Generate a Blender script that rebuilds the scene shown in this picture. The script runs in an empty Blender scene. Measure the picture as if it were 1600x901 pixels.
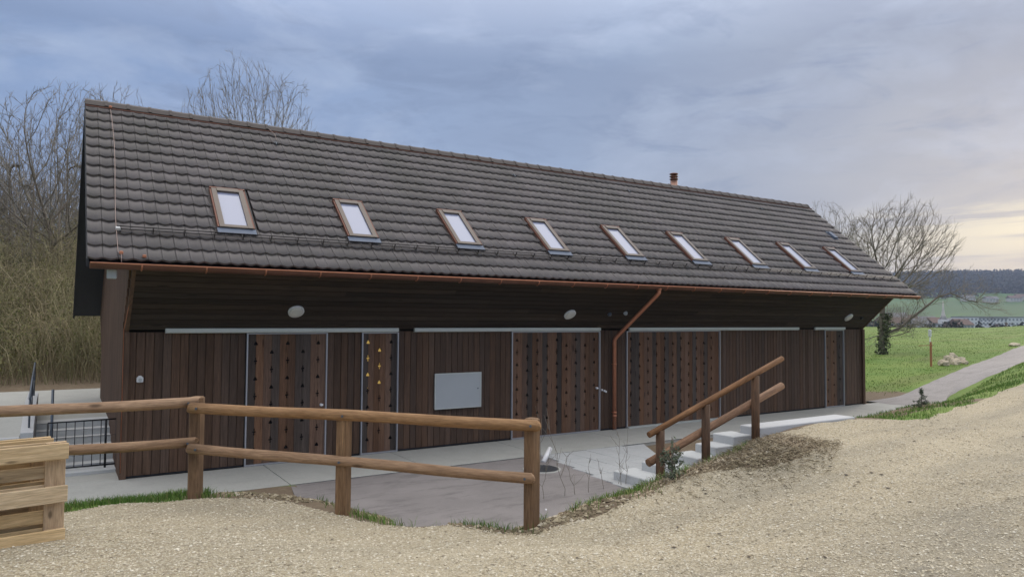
import bpy, math, random
import numpy as np
from mathutils import Vector, Matrix, Quaternion, noise as mnoise
random.seed(7); rng = np.random.default_rng(7)
S = bpy.context.scene
COL = S.collection
R_ = math.radians

# ------------------------------------------------------------------ camera
FPX, YAW, PITCH, ROLL, HC = 1114.7, R_(32.54), R_(2.40), R_(.38), 2.4
_cy, _sy = math.cos(YAW), math.sin(YAW)
_F = Vector((_sy, _cy, 0)); _R = Vector((_cy, -_sy, 0)); _U = Vector((0, 0, 1))
_F2 = _F*math.cos(PITCH)+_U*math.sin(PITCH); _U2 = _U*math.cos(PITCH)-_F*math.sin(PITCH)
_R3 = _R*math.cos(ROLL)+_U2*math.sin(ROLL); _U3 = _U2*math.cos(ROLL)-_R*math.sin(ROLL)
CAM = Vector((0, 0, HC))
cam = bpy.data.cameras.new('camera'); co = bpy.data.objects.new('camera', cam); COL.objects.link(co)
m = Matrix((_R3, _U3, -_F2)).transposed().to_4x4(); m.translation = CAM
co.matrix_world = m
cam.sensor_width = 36; cam.lens = FPX/1600*36; cam.clip_start = .05; cam.clip_end = 9000
S.camera = co

# ------------------------------------------------------------------ sky, sun, exposure
SUN_AZ, SUN_EL = R_(72), R_(11)           # azimuth from +Y towards +X
w = bpy.data.worlds.new('World'); S.world = w; w.use_nodes = True
nt = w.node_tree; nt.nodes.clear()
def N(t, typ, **k):
    n = t.nodes.new(typ)
    for a, b in k.items():
        if a.startswith('i_'): n.inputs[a[2:]].default_value = b
        elif a.startswith('n_'): n.inputs[int(a[2:])].default_value = b
        else: setattr(n, a, b)
    return n
def L(t, a, b): t.links.new(a, b)
def MATH(t, op, a, b=None, c=None, clamp=False):
    n = t.nodes.new('ShaderNodeMath'); n.operation = op; n.use_clamp = clamp
    for i, v in enumerate((a, b, c)):
        if v is None: continue
        if isinstance(v, (int, float)): n.inputs[i].default_value = v
        else: t.links.new(v, n.inputs[i])
    return n.outputs[0]
def MIX(t, fac, a, b, blend='MIX'):
    n = t.nodes.new('ShaderNodeMix'); n.data_type = 'RGBA'; n.blend_type = blend
    for i, v in ((0, fac), (6, a), (7, b)):
        if isinstance(v, (int, float)): n.inputs[i].default_value = v
        elif isinstance(v, tuple): n.inputs[i].default_value = v if len(v) == 4 else (*v, 1)
        else: t.links.new(v, n.inputs[i])
    return n.outputs[2]
def RAMP(t, fac, stops, interp='LINEAR'):
    n = t.nodes.new('ShaderNodeValToRGB'); cr = n.color_ramp; cr.interpolation = interp
    while len(cr.elements) > 1: cr.elements.remove(cr.elements[-1])
    for i, (p, c) in enumerate(stops):
        e = cr.elements[0] if i == 0 else cr.elements.new(p)
        e.position = p; e.color = (c, c, c, 1) if isinstance(c, (int, float)) else (*c, 1)
    t.links.new(fac, n.inputs[0]); return n.outputs[0]
def NOISE(t, vec, scale, detail=4, rough=.55, dist=0):
    n = t.nodes.new('ShaderNodeTexNoise'); n.inputs['Scale'].default_value = scale
    n.inputs['Detail'].default_value = detail; n.inputs['Roughness'].default_value = rough
    n.inputs['Distortion'].default_value = dist
    if vec is not None: t.links.new(vec, n.inputs['Vector'])
    return n.outputs[0]
def MAPV(t, vec, scale=(1, 1, 1), loc=(0, 0, 0)):
    n = t.nodes.new('ShaderNodeMapping'); n.inputs['Scale'].default_value = scale; n.inputs['Location'].default_value = loc
    t.links.new(vec, n.inputs['Vector']); return n.outputs[0]

sky = N(nt, 'ShaderNodeTexSky', sky_type='NISHITA', sun_disc=False, sun_elevation=SUN_EL, sun_rotation=SUN_AZ)
tc = N(nt, 'ShaderNodeTexCoord'); vec = tc.outputs['Generated']
sep = N(nt, 'ShaderNodeSeparateXYZ'); L(nt, vec, sep.inputs[0])
elev = sep.outputs[2]
# cosine of the angle between the view azimuth and the sun azimuth
dotn = N(nt, 'ShaderNodeVectorMath', operation='DOT_PRODUCT'); L(nt, vec, dotn.inputs[0]); dotn.inputs[1].default_value = (math.sin(SUN_AZ), math.cos(SUN_AZ), 0)
az = dotn.outputs['Value']
# wide cloud sheet: blue grey away from the sun, warm grey towards it
col = RAMP(nt, az, [(0.0, (.22, .31, .50)), (.45, (.24, .335, .54)), (.80, (.275, .350, .505)), (.93, (.325, .365, .465)), (1.0, (.375, .385, .43))])
soft = MAPV(nt, vec, (1, 1, 3.2), (2.3, .4, 0))
n1 = NOISE(nt, soft, 2.1, 7, .6, .35)
dark = RAMP(nt, n1, [(.40, 0), (.52, .5), (.62, 1)])
col = MIX(nt, MATH(nt, 'MULTIPLY', dark, .8), col, MIX(nt, .5, col, (.19, .24, .37)))
n2 = NOISE(nt, MAPV(nt, vec, (1, 1, 2.4), (7, 3, 1)), 4.5, 8, .6, .3)
lite = RAMP(nt, n2, [(.48, 0), (.68, 1)])
col = MIX(nt, MATH(nt, 'MULTIPLY', lite, .42), col, (.46, .53, .68))
n2b = NOISE(nt, MAPV(nt, vec, (1, 1, 3.5), (1, 8, 2)), 6.5, 8, .65, .5)
dk2 = RAMP(nt, n2b, [(.52, 0), (.66, 1)])
col = MIX(nt, MATH(nt, 'MULTIPLY', dk2, .55), col, (.19, .25, .39))
# clear glowing band low in the sun's direction, crossed by long dark cloud bars
streak = NOISE(nt, MAPV(nt, vec, (1, 1, 15), (3, 1, .9)), 2.2, 6, .62, .4)
band = RAMP(nt, elev, [(0.0, .12), (.05, .22), (.078, .8), (.10, 1), (.128, .9), (.142, .25), (.155, .0)])
side = RAMP(nt, az, [(.955, 0), (.980, .55), (.993, 1)])
sidew = RAMP(nt, az, [(.78, 0), (.93, .4), (.99, 1)])
cut = RAMP(nt, streak, [(.46, 0), (.51, .7), (.56, 1)])
glow = MATH(nt, 'MULTIPLY', MATH(nt, 'MULTIPLY', band, side), cut)
col = MIX(nt, glow, col, (.88, .80, .59))
low = RAMP(nt, elev, [(0.0, .75), (.07, .5), (.14, .18), (.24, 0)])
col = MIX(nt, MATH(nt, 'MULTIPLY', low, sidew), col, (.47, .445, .425))
# an overcast sky brightens towards the zenith
zen = RAMP(nt, elev, [(0.0, .258), (.34, .258), (.70, .85), (1.0, 1.0)])
zs = MATH(nt, 'MULTIPLY', zen, 3.4)
col = MIX(nt, RAMP(nt, elev, [(.34, 0), (.62, .85), (1.0, .95)]), col, (.455, .433, .405))   # neutral cloud overhead
bgc = N(nt, 'ShaderNodeBackground'); L(nt, col, bgc.inputs[0]); L(nt, MATH(nt, 'MULTIPLY', zs, 1.0), bgc.inputs[1])
bgs = N(nt, 'ShaderNodeBackground', i_Strength=.10); L(nt, sky.outputs[0], bgs.inputs[0])
mx = N(nt, 'ShaderNodeMixShader'); mx.inputs[0].default_value = .95
L(nt, bgs.outputs[0], mx.inputs[1]); L(nt, bgc.outputs[0], mx.inputs[2])
wo = N(nt, 'ShaderNodeOutputWorld'); L(nt, mx.outputs[0], wo.inputs[0])

sl = bpy.data.lights.new('sun', 'SUN'); sl.energy = 1.3; sl.angle = R_(14); sl.color = (1, .88, .72)
so = bpy.data.objects.new('sun', sl); COL.objects.link(so)
sd = Vector((math.sin(SUN_AZ)*math.cos(SUN_EL), math.cos(SUN_AZ)*math.cos(SUN_EL), math.sin(SUN_EL)))
so.rotation_euler = sd.to_track_quat('Z', 'Y').to_euler()
S.view_settings.view_transform = 'Standard'; S.view_settings.look = 'None'
S.view_settings.exposure = .42; S.view_settings.gamma = 1
S.cycles.max_bounces = 5; S.cycles.diffuse_bounces = 3; S.cycles.volume_bounces = 0

# ------------------------------------------------------------------ helpers
def ray(x, y): return _F2 + _R3*((x-800)/FPX) - _U3*((y-450.5)/FPX)
def smooth(a, b, x):
    t = np.clip((x-a)/(b-a), 0, 1); return t*t*(3-2*t)

class MB:
    """collects shapes for ONE mesh object"""
    def __init__(s): s.v = []; s.f = []; s.sm = []
    def add(s, vs, fs, smooth=False):
        o = len(s.v); s.v += [tuple(p) for p in vs]; s.f += [tuple(i+o for i in f) for f in fs]; s.sm += [smooth]*len(fs); return s
    def box(s, x0, x1, y0, y1, z0, z1, M=None):
        vs = [(x, y, z) for z in (z0, z1) for y in (y0, y1) for x in (x0, x1)]
        if M is not None: vs = [M @ Vector(v) for v in vs]
        return s.add(vs, [(0, 2, 3, 1), (4, 5, 7, 6), (0, 1, 5, 4), (2, 6, 7, 3), (0, 4, 6, 2), (1, 3, 7, 5)])
    def cbox(s, x0, x1, y0, y1, z0, z1, c=.004, M=None):
        """box with chamfered long edges"""
        vs = []; fs = []
        def ringz(z, i): return [(x0+c+i, y0+i, z), (x1-c-i, y0+i, z), (x1-i, y0+c+i, z), (x1-i, y1-c-i, z), (x1-c-i, y1-i, z), (x0+c+i, y1-i, z), (x0+i, y1-c-i, z), (x0+i, y0+c+i, z)]
        for z, i in ((z0, c), (z0+c, 0), (z1-c, 0), (z1, c)): vs += ringz(z, i)
        for k in range(3):
            for j in range(8): fs.append((k*8+j, k*8+(j+1) % 8, k*8+8+(j+1) % 8, k*8+8+j))
        fs += [tuple(range(7, -1, -1)), tuple(range(24, 32))]
        if M is not None: vs = [M @ Vector(v) for v in vs]
        return s.add(vs, fs)
    def tube(s, pts, rads, n=6, caps=True, smooth=True, flat=1.0):
        pts = [Vector(p) for p in pts]
        if not isinstance(rads, (list, tuple)): rads = [rads]*len(pts)
        vs = []; fs = []; ref = None
        for i, p in enumerate(pts):
            d = (pts[min(i+1, len(pts)-1)]-pts[max(i-1, 0)])
            d = d.normalized() if d.length > 1e-9 else Vector((0, 0, 1))
            if ref is None: ref = Vector((0, 0, 1)) if abs(d.z) < .9 else Vector((1, 0, 0))
            u = d.cross(ref).normalized(); v = u.cross(d); ref = v
            for k in range(n):
                a = 2*math.pi*k/n; vs.append(p+(u*math.cos(a)+v*math.sin(a)*flat)*rads[i])
        for i in range(len(pts)-1):
            for k in range(n): fs.append((i*n+k, i*n+(k+1) % n, (i+1)*n+(k+1) % n, (i+1)*n+k))
        s.add(vs, fs, smooth)
        if caps:
            o = len(s.v)-len(vs)
            s.f += [tuple(o+k for k in range(n-1, -1, -1)), tuple(o+(len(pts)-1)*n+k for k in range(n))]; s.sm += [False, False]
        return s
    def prism(s, poly, p0, ux, uy, un, t):
        """poly in (ux,uy) plane at p0, extruded t along un"""
        p0, ux, uy, un = map(Vector, (p0, ux, uy, un)); n = len(poly)
        vs = [p0+ux*a+uy*b for a, b in poly]+[p0+ux*a+uy*b+un*t for a, b in poly]
        return s.add(vs, [tuple(range(n-1, -1, -1)), tuple(range(n, 2*n))]+[(i, (i+1) % n, n+(i+1) % n, n+i) for i in range(n)])
    def mesh(s, name):
        me = bpy.data.meshes.new(name); me.from_pydata(s.v, [], s.f); me.update()
        me.polygons.foreach_set('use_smooth', s.sm); return me
    def build(s, name, mat, parent=None, label=None, loc=None, rot=None):
        return link(name, s.mesh(name), mat, parent, label, loc, rot)
def link(name, me, mat, parent=None, label=None, loc=None, rot=None):
    if mat is not None and not len(me.materials): me.materials.append(mat)
    o = bpy.data.objects.new(name, me); COL.objects.link(o)
    if parent: o.parent = parent
    if loc is not None: o.location = loc
    if rot is not None: o.rotation_euler = rot
    if label: o['label'] = label
    return o
def tag(o, label=None, cat=None, group=None, kind=None):
    for k, v in (('label', label), ('category', cat), ('group', group), ('kind', kind)):
        if v: o[k] = v
    return o
def thing(name, label, cat, loc=(0, 0, 0), rz=0, group=None):
    o = bpy.data.objects.new(name, None); COL.objects.link(o); o.location = loc; o.rotation_euler.z = rz
    o.empty_display_size = .2
    return tag(o, label, cat, group)
def npmesh(name, V, Fc, smooth_=True):
    V = np.asarray(V, np.float32); Fc = np.asarray(Fc, np.int32); k = Fc.shape[1]
    me = bpy.data.meshes.new(name); me.vertices.add(len(V)); me.vertices.foreach_set('co', V.ravel())
    me.loops.add(Fc.size); me.loops.foreach_set('vertex_index', Fc.ravel())
    me.polygons.add(len(Fc)); me.polygons.foreach_set('loop_start', np.arange(0, Fc.size, k, dtype=np.int32))
    me.polygons.foreach_set('use_smooth', np.full(len(Fc), smooth_)); me.update(calc_edges=True); me.validate(); return me

# ------------------------------------------------------------------ materials
def newmat(name):
    m = bpy.data.materials.new(name); m.use_nodes = True; t = m.node_tree
    return m, t, t.nodes['Principled BSDF']
def coords(t, kind):
    if kind == 'P': return N(t, 'ShaderNodeNewGeometry').outputs['Position']
    tcn = N(t, 'ShaderNodeTexCoord').outputs['Object']
    oi = N(t, 'ShaderNodeObjectInfo')
    v = N(t, 'ShaderNodeVectorMath', operation='SCALE'); v.inputs[0].default_value = (37, 91, 53); L(t, oi.outputs['Random'], v.inputs['Scale'])
    a = N(t, 'ShaderNodeVectorMath', operation='ADD'); L(t, tcn, a.inputs[0]); L(t, v.outputs[0], a.inputs[1]); return a.outputs[0]
def bump(t, b, h, strength=.3, dist=.01):
    n = N(t, 'ShaderNodeBump'); n.inputs['Strength'].default_value = strength; n.inputs['Distance'].default_value = dist
    L(t, h, n.inputs['Height']); L(t, n.outputs[0], b.inputs['Normal'])
def wood(name, c1, c2, sc=(40, 40, 2), kind='O', rough=.75, var=.35, knots=None, tint=None, spec=.3):
    m, t, b = newmat(name); v = coords(t, kind)
    g = NOISE(t, MAPV(t, v, sc), 1.0, 6, .65, .4)
    f = NOISE(t, MAPV(t, v, tuple(s*4 for s in sc)), 1.0, 3, .6)
    c = MIX(t, RAMP(t, g, [(.3, 0), (.7, 1)]), c1, c2)
    c = MIX(t, MATH(t, 'MULTIPLY', RAMP(t, f, [(.35, 1), (.6, 0)]), .45), c, tuple(x*.45 for x in c1))
    st = NOISE(t, MAPV(t, v, tuple(max(.35, q*.12) for q in sc)), 1.0, 5, .7, .8)
    c = MIX(t, MATH(t, 'MULTIPLY', RAMP(t, st, [(.52, 0), (.66, 1)]), .45), c, tuple(x*.5 for x in c1))
    if knots:
        k = N(t, 'ShaderNodeTexVoronoi'); k.inputs['Scale'].default_value = 1; L(t, MAPV(t, v, knots), k.inputs['Vector'])
        c = MIX(t, RAMP(t, k.outputs['Distance'], [(.07, .85), (.14, 0)]), c, tuple(x*.35 for x in c1))
    if var:
        oi = N(t, 'ShaderNodeObjectInfo')
        hs = N(t, 'ShaderNodeHueSaturation'); L(t, c, hs.inputs['Color'])
        L(t, MATH(t, 'MULTIPLY_ADD', oi.outputs['Random'], var*2, 1-var), hs.inputs['Value'])
        wn = N(t, 'ShaderNodeTexWhiteNoise', noise_dimensions='1D'); L(t, oi.outputs['Random'], wn.inputs['W'])
        L(t, MATH(t, 'MULTIPLY_ADD', wn.outputs['Value'], .24, .84), hs.inputs['Saturation']); c = hs.outputs[0]
    L(t, c, b.inputs['Base Color']); b.inputs['Roughness'].default_value = rough; b.inputs['Specular IOR Level'].default_value = spec
    bump(t, b, f, .35, .004); return m
def plain(name, c, rough=.6, metal=0, scale=12, amt=.18, kind='P', bmp=.15, spec=.4):
    m, t, b = newmat(name); v = coords(t, kind)
    n = NOISE(t, v, scale, 5, .6); n3 = NOISE(t, v, scale*.13, 4, .6)
    cc = MIX(t, n, tuple(x*(1-amt) for x in c), tuple(min(1, x*(1+amt)) for x in c))
    cc = MIX(t, MATH(t, 'MULTIPLY', RAMP(t, n3, [(.45, 0), (.65, 1)]), amt), cc, tuple(x*.55 for x in c))
    L(t, cc, b.inputs['Base Color']); b.inputs['Roughness'].default_value = rough; b.inputs['Metallic'].default_value = metal
    b.inputs['Specular IOR Level'].default_value = spec
    if bmp: bump(t, b, n, bmp, .004)
    return m
M = {}
M['cladding'] = wood('dark_stained_cladding', (.068, .041, .028), (.130, .079, .053), (45, 45, 1.6), var=.22)
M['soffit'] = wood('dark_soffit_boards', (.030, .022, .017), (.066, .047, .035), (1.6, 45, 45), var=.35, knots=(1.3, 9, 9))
M['gable'] = wood('weathered_gable_boards', (.082, .050, .035), (.168, .103, .070), (6, 3.2, .5), kind='P', var=0)
M['door_brown'] = wood('brown_door_boards', (.105, .056, .034), (.200, .112, .068), (40, 40, 1.8), var=.3, knots=(7, 7, 1.4))
M['door_dark'] = wood('charcoal_door_boards', (.048, .038, .033), (.095, .072, .060), (40, 40, 1.8), var=.3, knots=(7, 7, 1.4))
M['pine'] = wood('oiled_round_pine', (.255, .145, .072), (.43, .27, .15), (2.2, 22, 22), var=.10, knots=(1.7, 6, 6))
M['pine_post'] = wood('oiled_pine_posts', (.185, .105, .052), (.36, .22, .115), (22, 22, 2.0), var=.18, knots=(6, 6, 2.2))
M['pine_dark'] = wood('weathered_rail_pine', (.15, .075, .036), (.34, .185, .095), (2.2, 26, 26), var=.2, knots=(1.5, 6, 6))
M['pine_dark_post'] = wood('weathered_rail_posts', (.065, .038, .024), (.17, .095, .052), (26, 26, 2.0), var=.2)
M['pallet'] = wood('pallet_softwood', (.50, .35, .175), (.72, .55, .33), (2.0, 30, 30), var=.2, knots=(2.4, 9, 9))
M['pallet_v'] = wood('pallet_block_wood', (.44, .30, .165), (.64, .47, .285), (30, 30, 2.0), var=.15, knots=(7, 7, 3.2))
M['copper'] = plain('copper_sheet', (.46, .20, .120), .5, .55, 9, .25)
M['copper_dull'] = plain('weathered_copper_gutter', (.17, .085, .062), .5, .55, 5, .35)
M['track'] = plain('galvanised_rail', (.52, .55, .53), .45, .25, 6, .08, bmp=0)
M['frame'] = plain('steel_door_frame', (.42, .43, .47), .38, .5, 6, .1, bmp=0)
M['panel'] = plain('grey_cabinet_lid', (.43, .46, .48), .45, .2, 3, .07, bmp=.03)
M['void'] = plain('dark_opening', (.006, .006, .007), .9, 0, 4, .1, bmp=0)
M['white'] = plain('white_plastic', (.72, .73, .75), .4, 0, 20, .05, bmp=0)
M['lampglass'] = plain('frosted_lamp_cover', (.60, .60, .58), .35, 0, 20, .04, bmp=0)
M['black'] = plain('black_painted_steel', (.022, .023, .027), .4, .4, 20, .2, bmp=0)
M['greysteel'] = plain('grey_painted_steel', (.10, .12, .15), .4, .4, 20, .2, bmp=0)
M['snow'] = plain('brown_snow_guard', (.035, .031, .032), .5, .3, 20, .2, bmp=0)
M['lead'] = plain('blue_grey_flashing', (.12, .15, .21), .45, .35, 14, .2)
M['winframe'] = plain('bronze_window_frame', (.165, .140, .122), .4, .35, 20, .12, bmp=0)
M['winwood'] = plain('copper_brown_surround', (.19, .085, .06), .45, .4, 20, .2, bmp=0)
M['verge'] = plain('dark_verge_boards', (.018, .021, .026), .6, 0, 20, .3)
M['concrete'] = plain('pale_concrete', (.37, .375, .355), .85, 0, 22, .17, bmp=.25)
M['block'] = plain('concrete_step_block', (.50, .52, .53), .85, 0, 40, .10, bmp=.25)
M['kerb'] = plain('smooth_kerb_concrete', (.47, .485, .50), .8, 0, 40, .08, bmp=.2)
M['stone'] = plain('pale_limestone', (.50, .44, .33), .9, 0, 3, .4, kind='O', bmp=.8)
M['orange'] = plain('orange_stake_paint', (.34, .15, .07), .6, 0, 10, .15)
M['iron'] = plain('cast_iron_cover', (.09, .095, .105), .55, .5, 40, .3)
M['flue'] = plain('copper_flue_pipe', (.36, .215, .17), .4, .7, 20, .25)

def pane_mat():
    m, t, b = newmat('roof_window_glass')
    b.inputs['Base Color'].default_value = (.30, .33, .46, 1); b.inputs['Roughness'].default_value = .06
    b.inputs['Specular IOR Level'].default_value = .9; b.inputs['Coat Weight'].default_value = .6; b.inputs['Coat Roughness'].default_value = .03
    return m
M['pane'] = pane_mat()
def glow_mat():
    m, t, b = newmat('lit_room_behind_shutter'); b.inputs['Base Color'].default_value = (.5, .35, .08, 1)
    b.inputs['Emission Color'].default_value = (1, .66, .17, 1); b.inputs['Emission Strength'].default_value = .24; return m
M['glow'] = glow_mat()

def tile_mat():
    m, t, b = newmat('brown_clay_roof_tiles'); p = coords(t, 'P')
    sp = N(t, 'ShaderNodeVectorMath', operation='SNAP'); L(t, p, sp.inputs[0]); sp.inputs[1].default_value = (.18, .2297, 10)
    wn = N(t, 'ShaderNodeTexWhiteNoise', noise_dimensions='3D'); L(t, sp.outputs[0], wn.inputs['Vector'])
    c = MIX(t, wn.outputs['Value'], (.118, .106, .107), (.162, .145, .147))
    big = NOISE(t, MAPV(t, p, (1.1, .35, .35)), 1.0, 5, .65); c = MIX(t, RAMP(t, big, [(.42, 0), (.62, .55)]), c, (.088, .085, .078))
    f = NOISE(t, p, 75, 4, .7); c = MIX(t, RAMP(t, f, [(.35, 0), (.75, .5)]), c, (.165, .145, .137))
    lich = NOISE(t, p, 9, 5, .65); c = MIX(t, RAMP(t, lich, [(.62, 0), (.72, .35)]), c, (.15, .145, .12))
    L(t, c, b.inputs['Base Color']); b.inputs['Roughness'].default_value = .5; b.inputs['Specular IOR Level'].default_value = .45
    bump(t, b, f, .35, .004); return m
M['tile'] = tile_mat()

def gravel_mat():
    m, t, b = newmat('crushed_limestone_gravel'); p = coords(t, 'P')
    vo = N(t, 'ShaderNodeTexVoronoi'); vo.inputs['Scale'].default_value = 50; L(t, p, vo.inputs['Vector'])
    v2 = N(t, 'ShaderNodeTexVoronoi'); v2.inputs['Scale'].default_value = 130; L(t, p, v2.inputs['Vector'])
    sc = N(t, 'ShaderNodeSeparateColor'); L(t, vo.outputs['Color'], sc.inputs[0])
    c = RAMP(t, sc.outputs[0], [(0, (.33, .285, .185)), (.3, (.50, .445, .305)), (.7, (.62, .565, .415)), (1, (.80, .76, .64))])
    sc2 = N(t, 'ShaderNodeSeparateColor'); L(t, v2.outputs['Color'], sc2.inputs[0])
    c = MIX(t, .4, c, RAMP(t, sc2.outputs[1], [(0, (.29, .235, .15)), (1, (.66, .57, .42))]))
    gap = RAMP(t, vo.outputs['Distance'], [(.35, 0), (.75, 1)])
    c = MIX(t, MATH(t, 'MULTIPLY', gap, .65), c, (.22, .17, .11))
    # damp and rutted strips along the wheel tracks of the road, plus broad soft patches
    pr = NOISE(t, MAPV(t, p, (.16, 1.0, 1)), 1.5, 5, .6); pw = NOISE(t, p, .6, 5, .6, .3)
    c = MIX(t, RAMP(t, pr, [(.45, 0), (.66, .6)]), c, (.27, .245, .19))
    c = MIX(t, RAMP(t, pw, [(.42, 0), (.66, .45)]), c, (.50, .44, .32))
    at = N(t, 'ShaderNodeAttribute', attribute_name='worn'); c = MIX(t, MATH(t, 'MULTIPLY', at.outputs['Fac'], .9), c, MIX(t, .25, (.150, .145, .130), c))
    L(t, c, b.inputs['Base Color']); b.inputs['Roughness'].default_value = .9; b.inputs['Specular IOR Level'].default_value = .25
    bump(t, b, MATH(t, 'SUBTRACT', MATH(t, 'MULTIPLY', NOISE(t, p, 30, 4, .6), .8), MATH(t, 'ADD', vo.outputs['Distance'], MATH(t, 'MULTIPLY', v2.outputs['Distance'], .5))), .9, .012)
    return m
M['gravel'] = gravel_mat()
def pebble_mat():
    m, t, b = newmat('loose_limestone_chips'); g = N(t, 'ShaderNodeNewGeometry')
    c = RAMP(t, g.outputs['Random Per Island'], [(0, (.26, .22, .16)), (.2, (.47, .41, .295)), (.75, (.61, .55, .42)), (1, (.74, .70, .59))])
    L(t, c, b.inputs['Base Color']); b.inputs['Roughness'].default_value = .9; return m
M['pebble'] = pebble_mat()
def asphalt_mat(name, c1, c2):
    m, t, b = newmat(name); p = coords(t, 'P')
    f = NOISE(t, p, 120, 3, .7); g = NOISE(t, p, .8, 5, .6)
    c = MIX(t, RAMP(t, f, [(.3, 0), (.7, 1)]), c1, c2); c = MIX(t, RAMP(t, g, [(.4, 0), (.65, .35)]), c, tuple(x*1.25 for x in c2))
    d = NOISE(t, MAPV(t, p, (.5, 1.6, 1)), 2.5, 7, .75); c = MIX(t, RAMP(t, d, [(.50, 0), (.66, .55)]), c, tuple(x*.7 for x in c1))
    L(t, c, b.inputs['Base Color']); b.inputs['Roughness'].default_value = .85; bump(t, b, f, .5, .004); return m
M['asphalt'] = asphalt_mat('grey_asphalt', (.13, .12, .12), (.27, .25, .245))
M['path'] = asphalt_mat('pale_path_asphalt', (.19, .178, .18), (.27, .255, .255))
def ground_mat():
    m, t, b = newmat('soil_and_grass'); p = coords(t, 'P')
    a = N(t, 'ShaderNodeAttribute', attribute_name='grass').outputs['Fac']
    fa = N(t, 'ShaderNodeAttribute', attribute_name='far').outputs['Fac']
    n = NOISE(t, p, 3.5, 6, .65); n2 = NOISE(t, p, 28, 4, .7)
    soil = MIX(t, n2, (.11, .083, .058), (.24, .19, .135)); soil = MIX(t, RAMP(t, n, [(.5, 0), (.65, .5)]), soil, (.23, .19, .135))
    gn = NOISE(t, MAPV(t, p, (1, 1, 1)), .45, 6, .6); gs = NOISE(t, MAPV(t, p, (.10, .7, 1)), 1.3, 5, .65)
    gr = MIX(t, n2, (.102, .178, .038), (.140, .225, .053))
    gr = MIX(t, RAMP(t, gn, [(.40, 0), (.62, .6)]), gr, (.20, .26, .07))
    gr = MIX(t, RAMP(t, gs, [(.5, 0), (.64, .45)]), gr, (.135, .14, .06))
    c = MIX(t, RAMP(t, MATH(t, 'ADD', a, MATH(t, 'MULTIPLY_ADD', n, .6, -.3)), [(.42, 0), (.58, 1)]), soil, gr)
    # distant farmland: long strips of meadow, young crop and ploughed land
    pf = MAPV(t, p, (.0022, .010, 0)); vo = N(t, 'ShaderNodeTexVoronoi'); vo.inputs['Scale'].default_value = 1.0; L(t, pf, vo.inputs['Vector'])
    scc = N(t, 'ShaderNodeSeparateColor'); L(t, vo.outputs['Color'], scc.inputs[0])
    fc = RAMP(t, scc.outputs[0], [(0, (.075, .14, .04)), (.35, (.10, .18, .05)), (.6, (.065, .12, .04)), (.8, (.14, .17, .065)), (1, (.16, .135, .085))], 'CONSTANT')
    c = MIX(t, fa, c, fc)
    L(t, c, b.inputs['Base Color']); b.inputs['Roughness'].default_value = .95; b.inputs['Specular IOR Level'].default_value = .15
    bump(t, b, n2, .5, .02); return m
M['ground'] = ground_mat()
def island(name, stops, rough=.8, trans=0):
    m, t, b = newmat(name); g = N(t, 'ShaderNodeNewGeometry')
    big = NOISE(t, coords(t, 'P'), 1.1, 4, .6); hs = N(t, 'ShaderNodeHueSaturation'); L(t, RAMP(t, g.outputs['Random Per Island'], stops), hs.inputs['Color'])
    L(t, MATH(t, 'MULTIPLY_ADD', big, 1.3, .35), hs.inputs['Value']); L(t, MATH(t, 'MULTIPLY_ADD', big, -.06, .53), hs.inputs['Hue']); L(t, hs.outputs[0], b.inputs['Base Color']); b.inputs['Roughness'].default_value = rough
    b.inputs['Specular IOR Level'].default_value = .2; return m
M['grass'] = island('grass_blades', [(0, (.06, .12, .022)), (.5, (.11, .21, .042)), (.80, (.17, .28, .065)), (1, (.32, .29, .14))])
M['meadow'] = island('meadow_tufts', [(0, (.085, .145, .034)), (.5, (.14, .225, .055)), (.85, (.20, .28, .08)), (1, (.28, .27, .12))])
M['bark'] = plain('grey_brown_bark', (.17, .145, .118), .9, 0, 14, .35, bmp=.5)
M['twig'] = island('bare_twigs', [(0, (.15, .135, .115)), (1, (.29, .26, .215))])
M['twig_olive'] = island('mossy_twigs', [(0, (.18, .16, .105)), (.6, (.29, .255, .16)), (1, (.36, .33, .19))])
M['scrub'] = island('tangled_scrub_stems', [(0, (.15, .13, .08)), (.35, (.30, .25, .155)), (.65, (.24, .225, .12)), (.85, (.42, .36, .24)), (1, (.20, .22, .10))])
M['leaf'] = island('small_olive_leaves', [(0, (.08, .095, .035)), (.6, (.16, .165, .06)), (1, (.25, .24, .10))])
M['ivy'] = island('ivy_leaves', [(0, (.05, .065, .035)), (1, (.16, .18, .10))], .5)
M['needle'] = island('conifer_needles', [(0, (.06, .085, .055)), (1, (.17, .20, .135))])
M['litter'] = plain('dark_dead_leaves', (.10, .08, .06), .9, 0, 30, .4)
M['debris'] = island('dry_plant_litter', [(0, (.12, .095, .062)), (.5, (.25, .205, .135)), (.9, (.42, .36, .25)), (1, (.52, .47, .38))])
M['forest'] = island('distant_wood', [(0, (.022, .030, .022)), (.5, (.040, .046, .030)), (.8, (.075, .062, .045)), (1, (.095, .075, .058))])

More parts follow.
